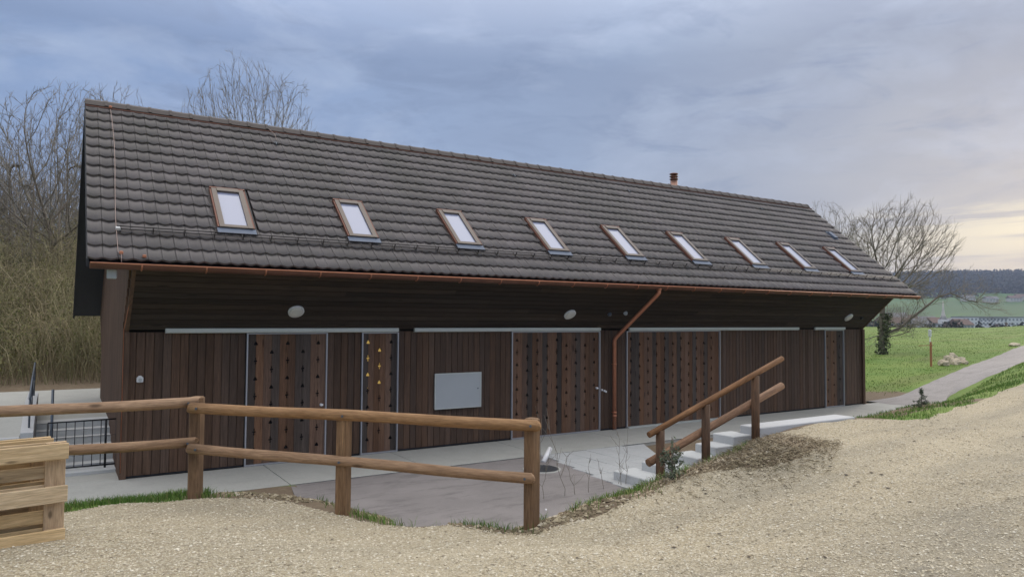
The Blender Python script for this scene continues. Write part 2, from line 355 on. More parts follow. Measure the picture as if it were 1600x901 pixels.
# ------------------------------------------------------------------ terrain
CREST = np.array([(-14, 7.9), (-6, 7.9), (-2, 8.0), (0.12, 8.13), (.68, 8.37), (1.3, 8.42), (1.88, 8.05), (2.19, 7.71), (2.44, 7.02), (2.71, 6.5), (3.16, 6.05),
                  (3.72, 5.47), (4.16, 5.38), (4.99, 5.41), (6.09, 5.57), (6.9, 5.7), (8.1, 6.3), (9.3, 7.0), (11.6, 7.18), (12.1, 6.76), (12.78, 6.6), (15.62, 7.19), (20.99, 8.43), (32, 11.6), (60, 20.5), (120, 40)])
CW = np.array([2.6, 2.6, 2.6, 2.4, 2.2, 2.1, 2.0, 1.7, 1.35, 1.1, 1.1, 1.5, 1.8, 2.0, 1.9, 1.8, 1.2, 1.0, 2.8, 3.2, 3.4, 3.0, 2.2, 3, 4, 5])
GP = np.array([(0, 0, .85), (-3, 3, .80), (3, 1, .86), (-6, -6, .9), (-3, 7, .56), (-.3, 6.8, .60), (.12, 8.13, .5), (1.3, 8.42, .42), (2.19, 7.71, .42), (2.7, 6.5, .40), (3.7, 5.5, .42), (4.2, 5.4, .5), (5, 5.4, .58), (6.1, 5.57, .66),
               (8.2, 5.9, .74), (9.3, 7, .69), (10.4, 7.1, .722), (11.6, 7.2, .73), (12.8, 6.6, .70), (10.4, 6.7, .72), (15.6, 7.2, .74), (21, 8.4, .80), (10, 2, .86), (20, 4, .88), (32, 11.6, 1.0), (45, 8, 1.4), (60, 20.5, 2.0), (100, 20, 2.7), (3, 4, .62), (1, 5.5, .60)])
def meadow_z(X, Y):
    s = .904*X+.428*Y; c = -.428*X+.904*Y
    z = np.interp(s, [-1e4, 23, 26, 33, 42, 55, 75, 92, 112, 170, 260, 480, 900, 1200, 1800, 2400, 2800, 6000],
                  [0, 0, .08, .5, 1.0, 1.33, 1.62, 1.75, 1.2, -4, -10, -11, -7, 6, 52, 122, 138, 138])
    z = z + np.clip(-c-2, 0, 60)*.085*smooth(45, 95, s)*(1-smooth(105, 170, s)) + np.sin(c*.0042+1.1)*7*smooth(900, 2000, s)
    return z
def gravel_z(X, Y):
    X = np.asarray(X, float); Y = np.asarray(Y, float)
    d = (X[..., None]-GP[:, 0])**2+(Y[..., None]-GP[:, 1])**2+.04
    wt = d**-1.6
    return (wt*GP[:, 2]).sum(-1)/wt.sum(-1)
def crest_sd(X, Y):
    """signed distance to the edge of the gravel (positive on the barn side) and local bank width"""
    X = np.asarray(X, float); Y = np.asarray(Y, float)
    best = np.full(X.shape, 1e9); sg = np.zeros(X.shape); wd = np.ones(X.shape); cx = X.copy(); cyy = Y.copy()
    for i in range(len(CREST)-1):
        a, b = CREST[i], CREST[i+1]; e = b-a; l2 = (e**2).sum()
        t = np.clip(((X-a[0])*e[0]+(Y-a[1])*e[1])/l2, 0, 1)
        qx, qy = a[0]+t*e[0], a[1]+t*e[1]; d = (X-qx)**2+(Y-qy)**2
        s = np.sign(e[0]*(Y-a[1])-e[1]*(X-a[0])); k = d < best
        best = np.where(k, d, best); sg = np.where(k, s, sg); wd = np.where(k, CW[i]*(1-t)+CW[i+1]*t, wd)
        cx = np.where(k, qx, cx); cyy = np.where(k, qy, cyy)
    return np.sqrt(best)*sg, wd, cx, cyy
def floor_z(X, Y):
    z = meadow_z(X, Y)-.04
    back = (.66+.11*np.clip(Y-19.5, 0, 40))*smooth(17.5, 18.5, Y)*(1-smooth(10, 22, X))
    left = smooth(-.15, -.55, X)*smooth(12.6, 13.0, Y)*.50*(1-smooth(17.5, 18.5, Y))
    s = .904*X+.428*Y
    k = (1-smooth(60, 110, np.hypot(X, Y)))
    z = z*(1-smooth(18, 21, Y)*(1-smooth(10, 22, X))*k) + back*k + left
    return z - .03*(1-smooth(17, 18, Y))
def terrain(X, Y, rough=True):
    X = np.asarray(X, float); Y = np.asarray(Y, float)
    sd, wd, cx, cyy = crest_sd(X, Y)
    g = gravel_z(np.where(sd > 0, cx, X), np.where(sd > 0, cyy, Y)); fl = floor_z(X, Y)
    far = smooth(50, 110, np.hypot(X, Y)); g = g*(1-far)+fl*far
    t = smooth(0, 1, sd/wd)
    z = np.where(sd > 0, g*(1-t)+fl*t, g)
    # heap of dug soil beside the block steps
    for mx_, my_, h_, rx_, ry_ in ((7.2, 5.55, .15, .9, .40), (7.95, 5.9, .12, .6, .38), (6.2, 5.5, .08, .8, .35)):
        z = z+h_*np.exp(-((X-mx_)/rx_)**2-((Y-my_)/ry_)**2)
    z = z+.055*smooth(.2, .8, X)*(1-smooth(3.0, 3.15, X))*smooth(8.9, 9.6, Y)*(1-smooth(10.5, 10.8, Y))
    z = z+.10*smooth(9.0, 9.8, X)*(1-smooth(16, 17, X))*smooth(7.9, 8.4, Y)*(1-smooth(9.9, 10.4, Y))
    if rough:
        r = (np.sin(X*2.1+np.sin(Y*1.7)*1.3)*np.sin(Y*2.6+X*.7)*.010+np.sin(X*5.3+Y*3.1)*np.sin(Y*6.1-X*2.2)*.005)
        z = z+r*(1-smooth(10.2, 10.8, Y)*(1-smooth(22, 26, X)))*np.where(sd > 0, 1.5, 1.0)
    return z
def tz(x, y): return float(terrain(np.array([x]), np.array([y]))[0])
def hit(px, py, dmax=2500):
    """where a sight line meets the terrain"""
    d = ray(px, py); h = 1/math.hypot(d.x, d.y); t = np.geomspace(2.5, dmax, 1400)*h
    X = CAM.x+d.x*t; Y = CAM.y+d.y*t; Z = CAM.z+d.z*t
    k = np.nonzero(Z < terrain(X, Y))[0]
    i = int(k[0]) if len(k) else len(t)-1
    return float(X[i]), float(Y[i])
def polysd(poly, X, Y):
    """signed distance to a closed outline, positive inside"""
    best = np.full(X.shape, 1e9); ins = np.zeros(X.shape, bool); n = len(poly)
    for i in range(n):
        (ax, ay), (bx, by) = poly[i], poly[(i+1) % n]; ex, ey = bx-ax, by-ay
        t = np.clip(((X-ax)*ex+(Y-ay)*ey)/(ex*ex+ey*ey+1e-12), 0, 1)
        best = np.minimum(best, (X-ax-t*ex)**2+(Y-ay-t*ey)**2)
        c = ((ay > Y) != (by > Y)) & (X < (bx-ax)*(Y-ay)/(by-ay+1e-12)+ax); ins ^= c
    return np.sqrt(best)*np.where(ins, 1, -1)
def vnoise(X, Y, s, seed=0):
    return (np.sin(X*s+seed+1.7*np.sin(Y*s*.8+seed*2))*np.cos(Y*s*1.1-seed+1.3*np.sin(X*s*.7))+.5*np.sin(X*s*2.3+Y*s*1.9+seed*3)*np.cos(Y*s*2.7-X*s*1.3))/1.5
def axis(dense0, dense1, step, lo, hi, g=1.11):
    a = list(np.arange(dense0, dense1, step)); s = step; x = a[-1]
    while x < hi: s *= g; x += s; a.append(x)
    s = step; x = a[0]; b = []
    while x > lo: s *= g; x -= s; b.append(x)
    return np.array(b[::-1]+a)
def gridmesh(name, ax, ay, zf, keep=None):
    X, Y = np.meshgrid(ax, ay); Z = zf(X, Y); nx, ny = len(ax), len(ay)
    V = np.stack([X, Y, Z], -1).reshape(-1, 3)
    i = np.arange((nx-1)*(ny-1)); r, c = i//(nx-1), i % (nx-1); a = r*nx+c
    Fc = np.stack([a, a+1, a+nx+1, a+nx], -1)
    if keep is not None:
        k = keep(X, Y).reshape(-1); Fc = Fc[k[Fc].any(1)]
        used = np.unique(Fc); mp = np.full(len(V), -1); mp[used] = np.arange(len(used)); V = V[used]; Fc = mp[Fc]
    return npmesh(name, V, Fc), V
def attr(me, name, vals):
    a = me.attributes.new(name, 'FLOAT', 'POINT'); a.data.foreach_set('value', np.asarray(vals, np.float32))

# ground, one sheet to the horizon
me, V = gridmesh('ground', axis(-3, 15, .085, -1500, 4200, 1.09), axis(3.2, 13, .085, -900, 4200, 1.09), terrain)
sd, wd, _, _ = crest_sd(V[:, 0], V[:, 1]); X, Y = V[:, 0], V[:, 1]
nz = vnoise(X, Y, 2.3, 1)*.5+vnoise(X, Y, 6.1, 4)*.3
gm = np.full(len(V), .95)
near = (X < 12.2) & (sd > -1.3) & (Y < 12.5)
gm[near] = (.34+.45*nz)[near]
gl = (X < 1.2) & (sd > -.2) & (Y < 12); gm[gl] = .9
mound = np.exp(-((X-7.4)/2.0)**2-((Y-6.0)/1.2)**2); gm -= mound*.8
dirtbed = (X > 8.3) & (X < 17) & (Y > 7.4) & (Y < 11); gm[dirtbed] = .08
dirt2 = np.exp(-((X-2.55)/.75)**2-((Y-8.75)/.65)**2); gm -= dirt2*1.0
patch = np.exp(-((X-21.2)/2.6)**2-((Y-12.9)/1.3)**2); gm -= patch*1.1
vg = (X > 12.2) & (sd > -.2) & (sd < .45); gm[vg] -= .35*(1-np.clip(sd[vg], 0, .45)/.45)
wb = (Y > 17.4) & (X < 15); gm[wb] = .30+.3*nz[wb]
attr(me, 'grass', gm); attr(me, 'far', smooth(160, 260, np.hypot(X, Y)))
tag(link('ground', me, M['ground']), 'green meadow, bare soil and distant farmland rolling to the hills', None, None, 'structure')

# gravel road and forecourt in front
def gz(X, Y):
    sd, _, _, _ = crest_sd(X, Y)
    heap = .85*np.exp(-(((X-7.6)/1.45)**2+((Y-5.75)/.75)**2)**1.5)
    e = -sd-heap+vnoise(X, Y, 3.1, 2)*.05+vnoise(X, Y, 9, 5)*.035+.05
    return terrain(X, Y)+np.clip(e*.25, -.08, .016)+vnoise(X, Y, 17, 3)*.0035
me, V = gridmesh('gravel_road', axis(-2.5, 13, .085, -14, 75, 1.07), axis(1.5, 8.6, .085, -14, 26, 1.08), gz, lambda X, Y: crest_sd(X, Y)[0] < .35)
rd = -crest_sd(V[:, 0], V[:, 1])[0]
yy = V[:, 1]-(V[:, 0]-6)*.16
wob = .25*np.sin(V[:, 0]*.35)
wob = .12*np.sin(V[:, 0]*.35)
worn = 1.0*np.exp(-((yy-3.1+wob)/.55)**2)+.55*np.exp(-((yy-4.9-wob)/.20)**2)+np.exp(-((yy-1.35+wob)/.40)**2)
worn *= .55+.45*vnoise(V[:, 0], V[:, 1], 1.3, 6)+.25*vnoise(V[:, 0]*.5, V[:, 1], 5.5, 2)
worn = worn*smooth(1.8, 5.5, V[:, 0])+.35*smooth(14, 26, V[:, 0])+.3*np.clip(vnoise(V[:, 0], V[:, 1], .7, 9), 0, 1); attr(me, 'worn', np.clip(worn, 0, 1))
tag(link('gravel_road', me, M['gravel']), 'pale crushed gravel track and forecourt in front of the fence', None, None, 'structure')

# asphalt yard
YARD = [(2.90, 10.40), (7.30, 10.38), (6.86, 7.60), (6.4, 6.9), (3.4, 6.6), (2.9, 8.5), (2.75, 9.6)]
me, V = gridmesh('asphalt_yard', np.arange(2.4, 7.5, .07), np.arange(6.3, 10.5, .07), lambda X, Y: -.014+0*X, lambda X, Y: polysd(YARD, X, Y) > -.02)
P = np.array([(p[0], p[1]) for p in YARD])
yb = MB(); yb.prism([(x, y) for x, y in YARD], (0, 0, -.10), (1, 0, 0), (0, 1, 0), (0, 0, 1), .092)
tag(yb.build('asphalt_yard', M['asphalt']), 'grey asphalt yard behind the log fence', None, None, 'structure')

# path to the meadow on the right
LFT = [(1370, 627), (1400, 619), (1440, 600), (1485, 582), (1530, 565), (1565, 552), (1600, 539), (1640, 527), (1700, 516)]
RGT = [(1430, 641), (1455, 631), (1480, 621), (1510, 607), (1545, 590), (1575, 577), (1600, 566), (1640, 548), (1700, 530)]
lp = [Vector((20.6, 12.55)) if i == 0 else Vector(hit(*p)) for i, p in enumerate(LFT)]; rp = [Vector((20.0, 10.55)) if i == 0 else Vector(hit(*p)) for i, p in enumerate(RGT)]
def resample(a, n):
    d = [0]
    for i in range(1, len(a)): d.append(d[-1]+(a[i]-a[i-1]).length)
    t = np.linspace(0, d[-1], n); return np.stack([np.interp(t, d, [p.x for p in a]), np.interp(t, d, [p.y for p in a])], -1)
la, ra = resample(lp, 160), resample(rp, 160)
for a_ in (la, ra):
    for _ in range(12): a_[1:-1] = (a_[:-2]+2*a_[1:-1]+a_[2:])/4
K = 13; vs = []; fs = []
for i in range(160):
    for k in range(K):
        q = la[i]*(1-k/(K-1))+ra[i]*(k/(K-1)); e = abs(k-(K-1)/2)/((K-1)/2)
        vs.append((q[0], q[1], tz(q[0], q[1])+.035-(.08 if e > .99 else 0)+.03*(1-e*e)))
for i in range(159):
    for k in range(K-1): a = i*K+k; fs.append((a, a+1, a+K+1, a+K))
me = npmesh('footpath', vs, fs); o = link('footpath', me, M['path'])
me.flip_normals(); tag(o, 'narrow grey asphalt path running off to the right across the meadow', None, None, 'structure')

# concrete paving along the barn: poured bays, each its own piece
paving = MB(); paving.box(-2.2, 20.7, 10.43, 12.0, -.12, -.012); paving = paving.build('concrete_paving', M['concrete'])
tag(paving, 'pale concrete apron along the foot of the barn', None, None, 'structure')
xs = [-2.2, .15, 2.9, 5.1, 7.3, 9.6, 11.9, 14.2, 16.5, 18.6, 20.7]
for a, b in zip(xs[:-1], xs[1:]):
    MB().cbox(a+.006, b-.006, 10.42, 12.0, -.011, .002, .004).build('paving_bay', M['concrete'], paving)
for a, b, c, d in ((-2.2, .15, 12.0+.01, 12.9), (.16, .86, 12.01, 12.9), (-2.2, .15, 8.9, 10.41)):
    MB().cbox(a+.006, b-.006, c+.004, d-.004, -.1, .001, .004).build('paving_bay', M['concrete'], paving)
# flagstones between yard and steps
M['flag'] = plain('light_grey_paving_flags', (.40, .415, .425), .85, 0, 20, .15, kind='O', bmp=.25)
court = MB(); court.prism([(6.95, 7.55), (8.2, 7.55), (8.65, 8.6), (9.7, 10.41), (7.32, 10.41)], (0, 0, -.12), (1, 0, 0), (0, 1, 0), (0, 0, 1), .10); court = court.build('flagstone_court', M['flag'])
tag(court, 'light paving flags between asphalt yard and block steps', None, None, 'structure')
for i in range(7):
    for j in range(5):
        x0 = 6.93+.44*i+.0; y0 = 7.55+.57*j
        sh = .158*(y0-7.6); xa = max(x0, 6.9+sh); xb_ = x0+.432
        if xb_-xa < .06 or xb_ > 8.6+max(0, y0-8.4)*.62: continue
        MB().cbox(xa, xb_, y0, y0+.563, -.03, random.uniform(-.002, .003), .005).build('paving_flag', M['flag'], court)

# ------------------------------------------------------------------ the barn
YF, ZW, XL, XR, YRW = 12.02, 2.17, .896, 19.72, 17.60
YE, ZE, YR, ZR, XV0, XV1 = 11.008, 3.147, 14.451, 6.108, .325, 20.738
SLO = (ZR-ZE)/(YR-YE); ANG = math.atan(SLO); YRE = 18.635; ZRE = ZR-(YRE-YR)*SLO
SLEN = math.hypot(YR-YE, ZR-ZE)
barn = thing('barn', 'long dark timber barn with brown tiled roof and nine roof windows', 'barn')
# inner core so that nothing shows through
doors = [(2.62, 3.90), (4.56, 5.21), (7.68, 9.90), (10.70, 13.68), (17.95, 18.78)]
fw = MB(); fw.box(XL+.03, XR-.03, YF+.06, YF+.25, .02, ZW+.3); FWALL = fw.build('front_wall', M['void'], barn)
# vertical cladding, one board at a time
def cut_ranges():
    edges = [XL+.005]
    for a, b in doors: edges += [a-.03, b+.03]
    edges.append(XR-.005); return list(zip(edges[0::2], edges[1::2]))
bm_cache = {}
def vboard(wd, h, t=.022):
    key = (round(wd, 4), round(h, 3))
    if key not in bm_cache:
        m_ = MB(); c = .0045
        prof = [(c*1.2, 0), (wd-c*1.2, 0), (wd, c), (wd, t), (0, t), (0, c)]
        m_.prism(prof, (0, 0, 0), (1, 0, 0), (0, 1, 0), (0, 0, 1), h); bm_cache[key] = m_.mesh('wall_board')
    return bm_cache[key]
for a, b in cut_ranges():
    n = max(1, round((b-a)/.122)); p = (b-a)/n
    for k in range(n):
        o = link('wall_board', vboard(p-.0055, ZW-.05), M['cladding'], FWALL)
        o.location = (a+k*p+.0028, YF+random.uniform(-.004, .004), .035)
        if random.random() < .5: pass
# dark strip standing in for the recess shade at the wall foot
MB().box(XL, XR, YF+.012, YF+.055, 0, .034).build('foot_shade_strip', M['verge'], FWALL)

# sliding shutter doors
def notch_shape(kind):
    """half outline of a cut-out (distance from the joint, height), bottom to top"""
    if kind == 0: return [(a*.66, b*.66) for a, b in [(0, -.042), (.046, -.042), (.046, -.012), (.012, .045), (0, .052)]]          # spade / house shape
    return [(a*.68, b*.68) for a, b in [(0, -.085), (.010, -.080), (.018, -.045), (.006, -.022), (.042, -.012), (.042, .012), (.006, .022), (.016, .05), (.008, .082), (0, .088)]]   # pointed cross
def door_board(wd, h, left, right, t=.024):
    """board whose edges carry half of each cut-out: left/right = list of (height, kind)"""
    pl = []; g = .0015
    for z, k in sorted(right): pl += [(wd-g-dx, z+dz) for dx, dz in notch_shape(k)]
    rpts = [(wd-g, 0)]+pl+[(wd-g, h)]
    pl = []
    for z, k in sorted(left): pl += [(g+dx, z+dz) for dx, dz in notch_shape(k)]
    lpts = [(g, 0)]+pl+[(g, h)]
    poly = rpts+lpts[::-1]
    m_ = MB(); m_.prism(poly, (0, t, 0), (1, 0, 0), (0, 0, 1), (0, -1, 0), t); return m_.mesh('door_board')
def hole_rows(col, pitch, z0, h, phase):
    out = []; z = h-z0-(pitch/2 if col % 2 else 0); k = 0
    while z > .12: out.append((z, k % 2)); z -= pitch; k += 1
    return out
dlabels = ['wide shutter door left of the narrow lit door', 'narrow shutter door with yellow light in its cut-outs', 'wide brown shutter door left of the copper downpipe', 'widest shutter door, right of the copper downpipe', 'narrow shutter door nearest the far corner']
for di, (x0, x1) in enumerate(doors):
    bw = [.128, .108, .124, .128, .133][di]; nb = max(4, round((x1-x0)/bw)); bw = (x1-x0)/nb; H = ZW-.075; pit = [.285, .285, .245, .245, .30][di]
    dr = MB(); dr.box(x0, x1, YF+.040, YF+.052, .03, ZW-.04); D = dr.build('door', M['void'], barn, dlabels[di])
    for k in range(nb):
        l = hole_rows(k//2, pit, .16, H, 0) if k % 2 == 1 else []
        r = hole_rows((k+1)//2, pit, .16, H, 0) if k % 2 == 0 else []
        # joints 0,2,4.. carry cut-outs
        l = hole_rows((k-1)//2, pit, .16, H, 0) if k % 2 == 1 else []
        r = hole_rows(k//2, pit, .16, H, 0) if k % 2 == 0 and k < nb-1 else []
        me = door_board(bw, H, l, r)
        dk = [(0, 3, 6, 7), (0, 5), (3, 6, 9, 13), (1, 2, 6, 9, 12, 16, 19), (4, 5)][di]
        mat = M['door_dark'] if k in dk else M['door_brown']
        o = link('door_board', me, mat, D, loc=(x0+k*bw, YF+.006+random.uniform(-.002, .002), .03))
    fr = MB(); w_ = .022
    fr.box(x0-w_, x0, YF-.035, YF+.04, .005, ZW-.035); fr.box(x1, x1+w_, YF-.035, YF+.04, .005, ZW-.035)
    fr.box(x0+.001, x1-.001, YF-.03, YF+.035, ZW-.052, ZW-.037); fr.box(x0+.001, x1-.001, YF-.035, YF+.035, .006, .028)
    fr.build('door_frame', M['frame'], D)
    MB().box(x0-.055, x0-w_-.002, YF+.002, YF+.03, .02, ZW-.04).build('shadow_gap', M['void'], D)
    if di == 1:
        MB().box(x0+.01, x0+.43, YF+.0385, YF+.0395, 1.15, ZW-.1).build('lit_interior', M['glow'], D, 'yellow lamp light seen through the cut-outs')
    if di in (0, 2):
        hb = MB(); hb.tube([(x1-.07, YF-.05, .92), (x1-.07, YF+.004, .92)], .022, 10); hb.box(x1-.10, x1-.045, YF-.06, YF-.045, .905, .935); hb.build('handle', M['white'], D)
    if di == 3:
        MB().box(x0-.02, x1+.02, YF-.10, YF-.036, .003, .035).build('threshold', M['track'], D)
# light sliding rails above the doors
for a, b in ((1.40, 5.21), (5.52, 9.90), (10.72, 16.72), (17.42, 18.80)):
    t_ = MB(); t_.cbox(a, b, YF-.085, YF-.03, ZW-.022, ZW+.045, .006); t_.box(a+.004, b-.004, YF-.055, YF-.002, ZW-.03, ZW-.0225)
    t_.build('sliding_rail', M['track'], barn)
# wall fittings
cab = MB(); cab.cbox(5.96, 6.935, YF-.055, YF-.002, .71, 1.36, .006); cab = cab.build('meter_cabinet', M['panel'], barn, 'flat light grey cabinet lid on the wall')
fr = MB()
for a in ((5.95, 6.945, 1.345, 1.368), (5.95, 6.945, .702, .722), (5.95, 5.972, .723, 1.344), (6.923, 6.945, .723, 1.344)): fr.box(a[0], a[1], YF-.062, YF-.056, a[2], a[3])
fr.build('cabinet_frame', M['track'], cab); MB().tube([(6.87, YF-.068, 1.06), (6.87, YF-.054, 1.06)], .012, 10).build('cabinet_lock', M['greysteel'], cab)
ou = MB(); ou.cbox(1.035, 1.125, YF-.045, YF-.002, 1.41, 1.49, .01); ou.prism([(0, 0), (.07, 0), (.05, .02), (.02, .02)], (1.045, YF-.045, 1.49), (1, 0, 0), (0, 0, 1), (0, 1, 0), .04)
ou.build('outdoor_socket', M['white'], barn); MB().tube([(1.08, YF-.052, 1.45), (1.08, YF-.046, 1.45)], .026, 12).build('socket_lid', M['panel'], barn)
kb = MB()
for x, z in ((9.98, .87), (10.05, .85), (10.09, .83)): kb.cbox(x-.018, x+.018, YF-.035, YF-.001, z-.02, z+.02, .004)
kb.build('key_switch', M['white'], barn)

# soffit: horizontal boards on the raking underside
SY0, SZ0, SY1, SZ1 = YF-.02, ZW+.02, YE+.06, ZE-.10
sdir = Vector((0, SY1-SY0, SZ1-SZ0)); sl_ = sdir.length; sdir.normalize(); snor = sdir.cross(Vector((1, 0, 0)));
if snor.y > 0: snor = -snor
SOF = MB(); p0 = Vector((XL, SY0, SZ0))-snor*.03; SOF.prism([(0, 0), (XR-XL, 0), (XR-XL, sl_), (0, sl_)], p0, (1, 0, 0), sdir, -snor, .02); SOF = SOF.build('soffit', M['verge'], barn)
rows = 11; bw = sl_/rows; Rm = Matrix((Vector((1, 0, 0)), sdir, snor)).transposed().to_4x4()
cuts0 = [XL, 5.2, 9.8, 14.5, XR]
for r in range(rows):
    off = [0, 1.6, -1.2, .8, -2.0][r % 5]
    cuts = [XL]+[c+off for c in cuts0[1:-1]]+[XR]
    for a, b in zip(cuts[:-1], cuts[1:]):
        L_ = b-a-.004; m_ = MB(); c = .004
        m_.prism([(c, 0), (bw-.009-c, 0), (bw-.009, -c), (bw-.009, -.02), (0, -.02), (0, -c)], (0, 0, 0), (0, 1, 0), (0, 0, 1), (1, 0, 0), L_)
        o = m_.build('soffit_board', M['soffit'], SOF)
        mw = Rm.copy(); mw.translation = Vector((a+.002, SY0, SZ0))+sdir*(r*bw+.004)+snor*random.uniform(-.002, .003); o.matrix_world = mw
def sof(x, s, h=0):
    p = Vector((x, SY0, SZ0))+sdir*s+snor*h; return p
for x in (3.28, 8.84, 18.50):
    ring = MB(); ring.tube([sof(x, .46, .004), sof(x, .46, .034)], .128, 28, smooth=True); lamp = ring.build('soffit_lamp', M['white'], barn)
    dome = MB(); dome.tube([sof(x, .46, .0345), sof(x, .46, .05), sof(x, .46, .057)], [.112, .102, .07], 28); dome.build('lamp_cover', M['lampglass'], lamp)
for x, s_, mt in ((9.88, .48, 'greysteel'), (10.30, .52, 'panel'), (19.12, .44, 'black')):
    q = MB(); q.tube([sof(x, s_, .003), sof(x, s_, .03), sof(x, s_, .06)], [.045, .045, .028], 14); q.build('motion_sensor', M[mt], barn)
# gable walls, closed outline with the front and rear rake
def gable(x0, x1, name, inner):
    prof = [(YF-.03, 0), (YF-.03, ZW), (YE+.02, ZE-.07), (YR, ZR-.16), (YRE-.02, ZRE-.07), (YRW, ZRE-.95), (YRW, 0)]
    g = MB(); g.prism(prof, (x0, 0, 0), (0, 1, 0), (0, 0, 1), (1, 0, 0), x1-x0); g = g.build(name, M['gable'], barn)
    # thin cover strips on the outer face
    st = MB(); y = YE+.1; xs_ = x0-.03 if inner > 0 else x1
    while y < YRE-.1:
        top = min(ZE-.10+(y-YE)*SLO, ZRE-.10+(YRE-y)*SLO)-.02
        bot = .02
        if y < YF-.02: bot = ZW+(YF-.02-y)*(ZE-.07-ZW)/(YF-YE-.04)+.03
        if y > YRW: bot = ZRE-.95+(y-YRW)*.88/(YRE-YRW)+.03
        if top-bot > .1: st.box(xs_, xs_+.03, y, y+.10, bot, top)
        y += .128
    st.build('gable_cladding', M['gable'], g)['kind'] = 'stuff'
gable(XL-.03, XL+.02, 'gable_wall', 1); gable(XR-.02, XR+.03, 'gable_wall', -1)
# front face boards of the left corner return
MB().box(XL-.06, XL+.03, YF-.055, YF-.031, 0, ZW-.02).build('corner_board', M['gable'], barn)
MB().box(XR-.04, XR+.06, YF-.055, YF-.031, .0, ZW-.02).build('corner_board', M['cladding'], barn)
MB().box(XL, XR, YRW-.2, YRW, 0, ZRE-.6).build('rear_wall', M['gable'], barn)

# roof deck
def slab(y0, z0, y1, z1, t, x0, x1):
    return [(y0, z0), (y1, z1), (y1, z1-t), (y0, z0-t)]
rf = MB(); rf.prism([(YE+.02, ZE-.035), (YR, ZR-.035), (YRE-.01, ZRE-.035), (YRE-.01, ZRE-.12), (YR, ZR-.17), (YE+.02, ZE-.12)], (XV0+.02, 0, 0), (0, 1, 0), (0, 0, 1), (1, 0, 0), XV1-XV0-.04)
ROOF = rf.build('roof', M['verge'], barn)
for x in (XV0-.01, XV1-.02):
    vb = MB(); e = .03
    vb.prism([(YE-.03, ZE-.10), (YE-.03, ZE+.005), (YR, ZR+.01), (YRE+.02, ZRE+.0), (YRE+.02, ZRE-.17), (YR, ZR-.17)], (x, 0, 0), (0, 1, 0), (0, 0, 1), (1, 0, 0), e); vb.build('barge_board', M['verge'], ROOF)
# slate-like weather board under the rear eave at the left end
# roof tiles
TW, TR, NC, NR = .1807, SLEN/15, 113, 15
up = Vector((0, math.cos(ANG), math.sin(ANG))); nor = Vector((0, -math.sin(ANG), math.cos(ANG)))
RM = Matrix((Vector((1, 0, 0)), up, nor)).transposed().to_4x4()
def tile_geo():
    us = [0, .12, .28, .5, .72, .88, 1]; vs = []; fs = []; n = len(us); t = .030
    gp = .0020
    for v, h in ((-.012, .052), (TR+.03, .014)):
        for lay in (0, 1):
            for u in us:
                wv = .0078*math.cos(2*math.pi*u)
                sag = -.014*(1-math.cos(2*math.pi*u))/2 if v < 0 else 0
                vs.append((gp+u*(TW-2*gp), v+sag, h+wv-(t if lay else 0)))
    # order: front-top, front-bottom, back-top, back-bottom
    for i in range(n-1):
        fs.append((i, i+1, 2*n+i+1, 2*n+i)); fs.append((n+i+1, n+i, i, i+1)[::1]) ; fs[-1] = (n+i, n+i+1, i+1, i)
    fs += [(n, 0, 2*n, 3*n), (n-1, 2*n-1, 4*n-1, 3*n-1)]
    return vs, fs, [True]*0
tv, tf, _ = tile_geo()
tmb = MB(); tmb.add(tv, tf, False); TM = tmb.mesh('roof_tile'); TM.materials.append(M['tile'])
for p_ in TM.polygons: p_.use_smooth = p_.normal.z > .5
sky_x = [2.06, 4.13, 6.20, 8.27, 10.32, 12.36, 14.44, 16.49, 18.58]; WW = .535
def covered(cx, cs):
    for x in sky_x:
        if x+.01 < cx < x+WW-.01 and .86 < cs < 2.1: return True
    return False
rest = MB()
for c in range(NC):
    for r in range(NR):
        cx = XV0+(c+.5)*TW; cs = (r+.5)*TR
        if covered(cx, cs): continue
        o3 = Vector((XV0+c*TW, YE, ZE))+up*(r*TR)
        jit = Matrix.Rotation(random.uniform(-.006, .006), 4, 'X') @ Matrix.Rotation(random.uniform(-.004, .004), 4, 'Y')
        mw = Matrix.Translation(o3+nor*random.uniform(-.002, .003)) @ RM @ jit
        if c < 20:
            o = bpy.data.objects.new('roof_tile', TM); COL.objects.link(o); o.parent = ROOF; o.matrix_world = mw
        else: rest.add([mw @ Vector(v) for v in tv], tf, False)
o = rest.build('roof_tile_field', M['tile'], ROOF); o['kind'] = 'stuff'
nn = np.zeros(len(o.data.polygons)*3); o.data.polygons.foreach_get('normal', nn); nn = nn.reshape(-1, 3) @ np.array(nor)
o.data.polygons.foreach_set('use_smooth', nn > .5)
# rear slope: hidden from the photograph, plain wavy sheet of tiles
rs = MB(); yu = Vector((0, -math.cos(ANG), math.sin(ANG))); ny = Vector((0, math.sin(ANG), math.cos(ANG)))
for r in range(18):
    a = Vector((XV0, YRE, ZRE))+yu*(r*TR); b = a+yu*(TR+.03)
    rs.add([a+ny*.045, a+ny*.045+Vector((XV1-XV0, 0, 0)), b+ny*.012+Vector((XV1-XV0, 0, 0)), b+ny*.012, a+ny*.02, a+ny*.02+Vector((XV1-XV0, 0, 0))], [(0, 3, 2, 1), (4, 0, 1, 5)])
rs.build('rear_tile_courses', M['tile'], ROOF)['kind'] = 'stuff'
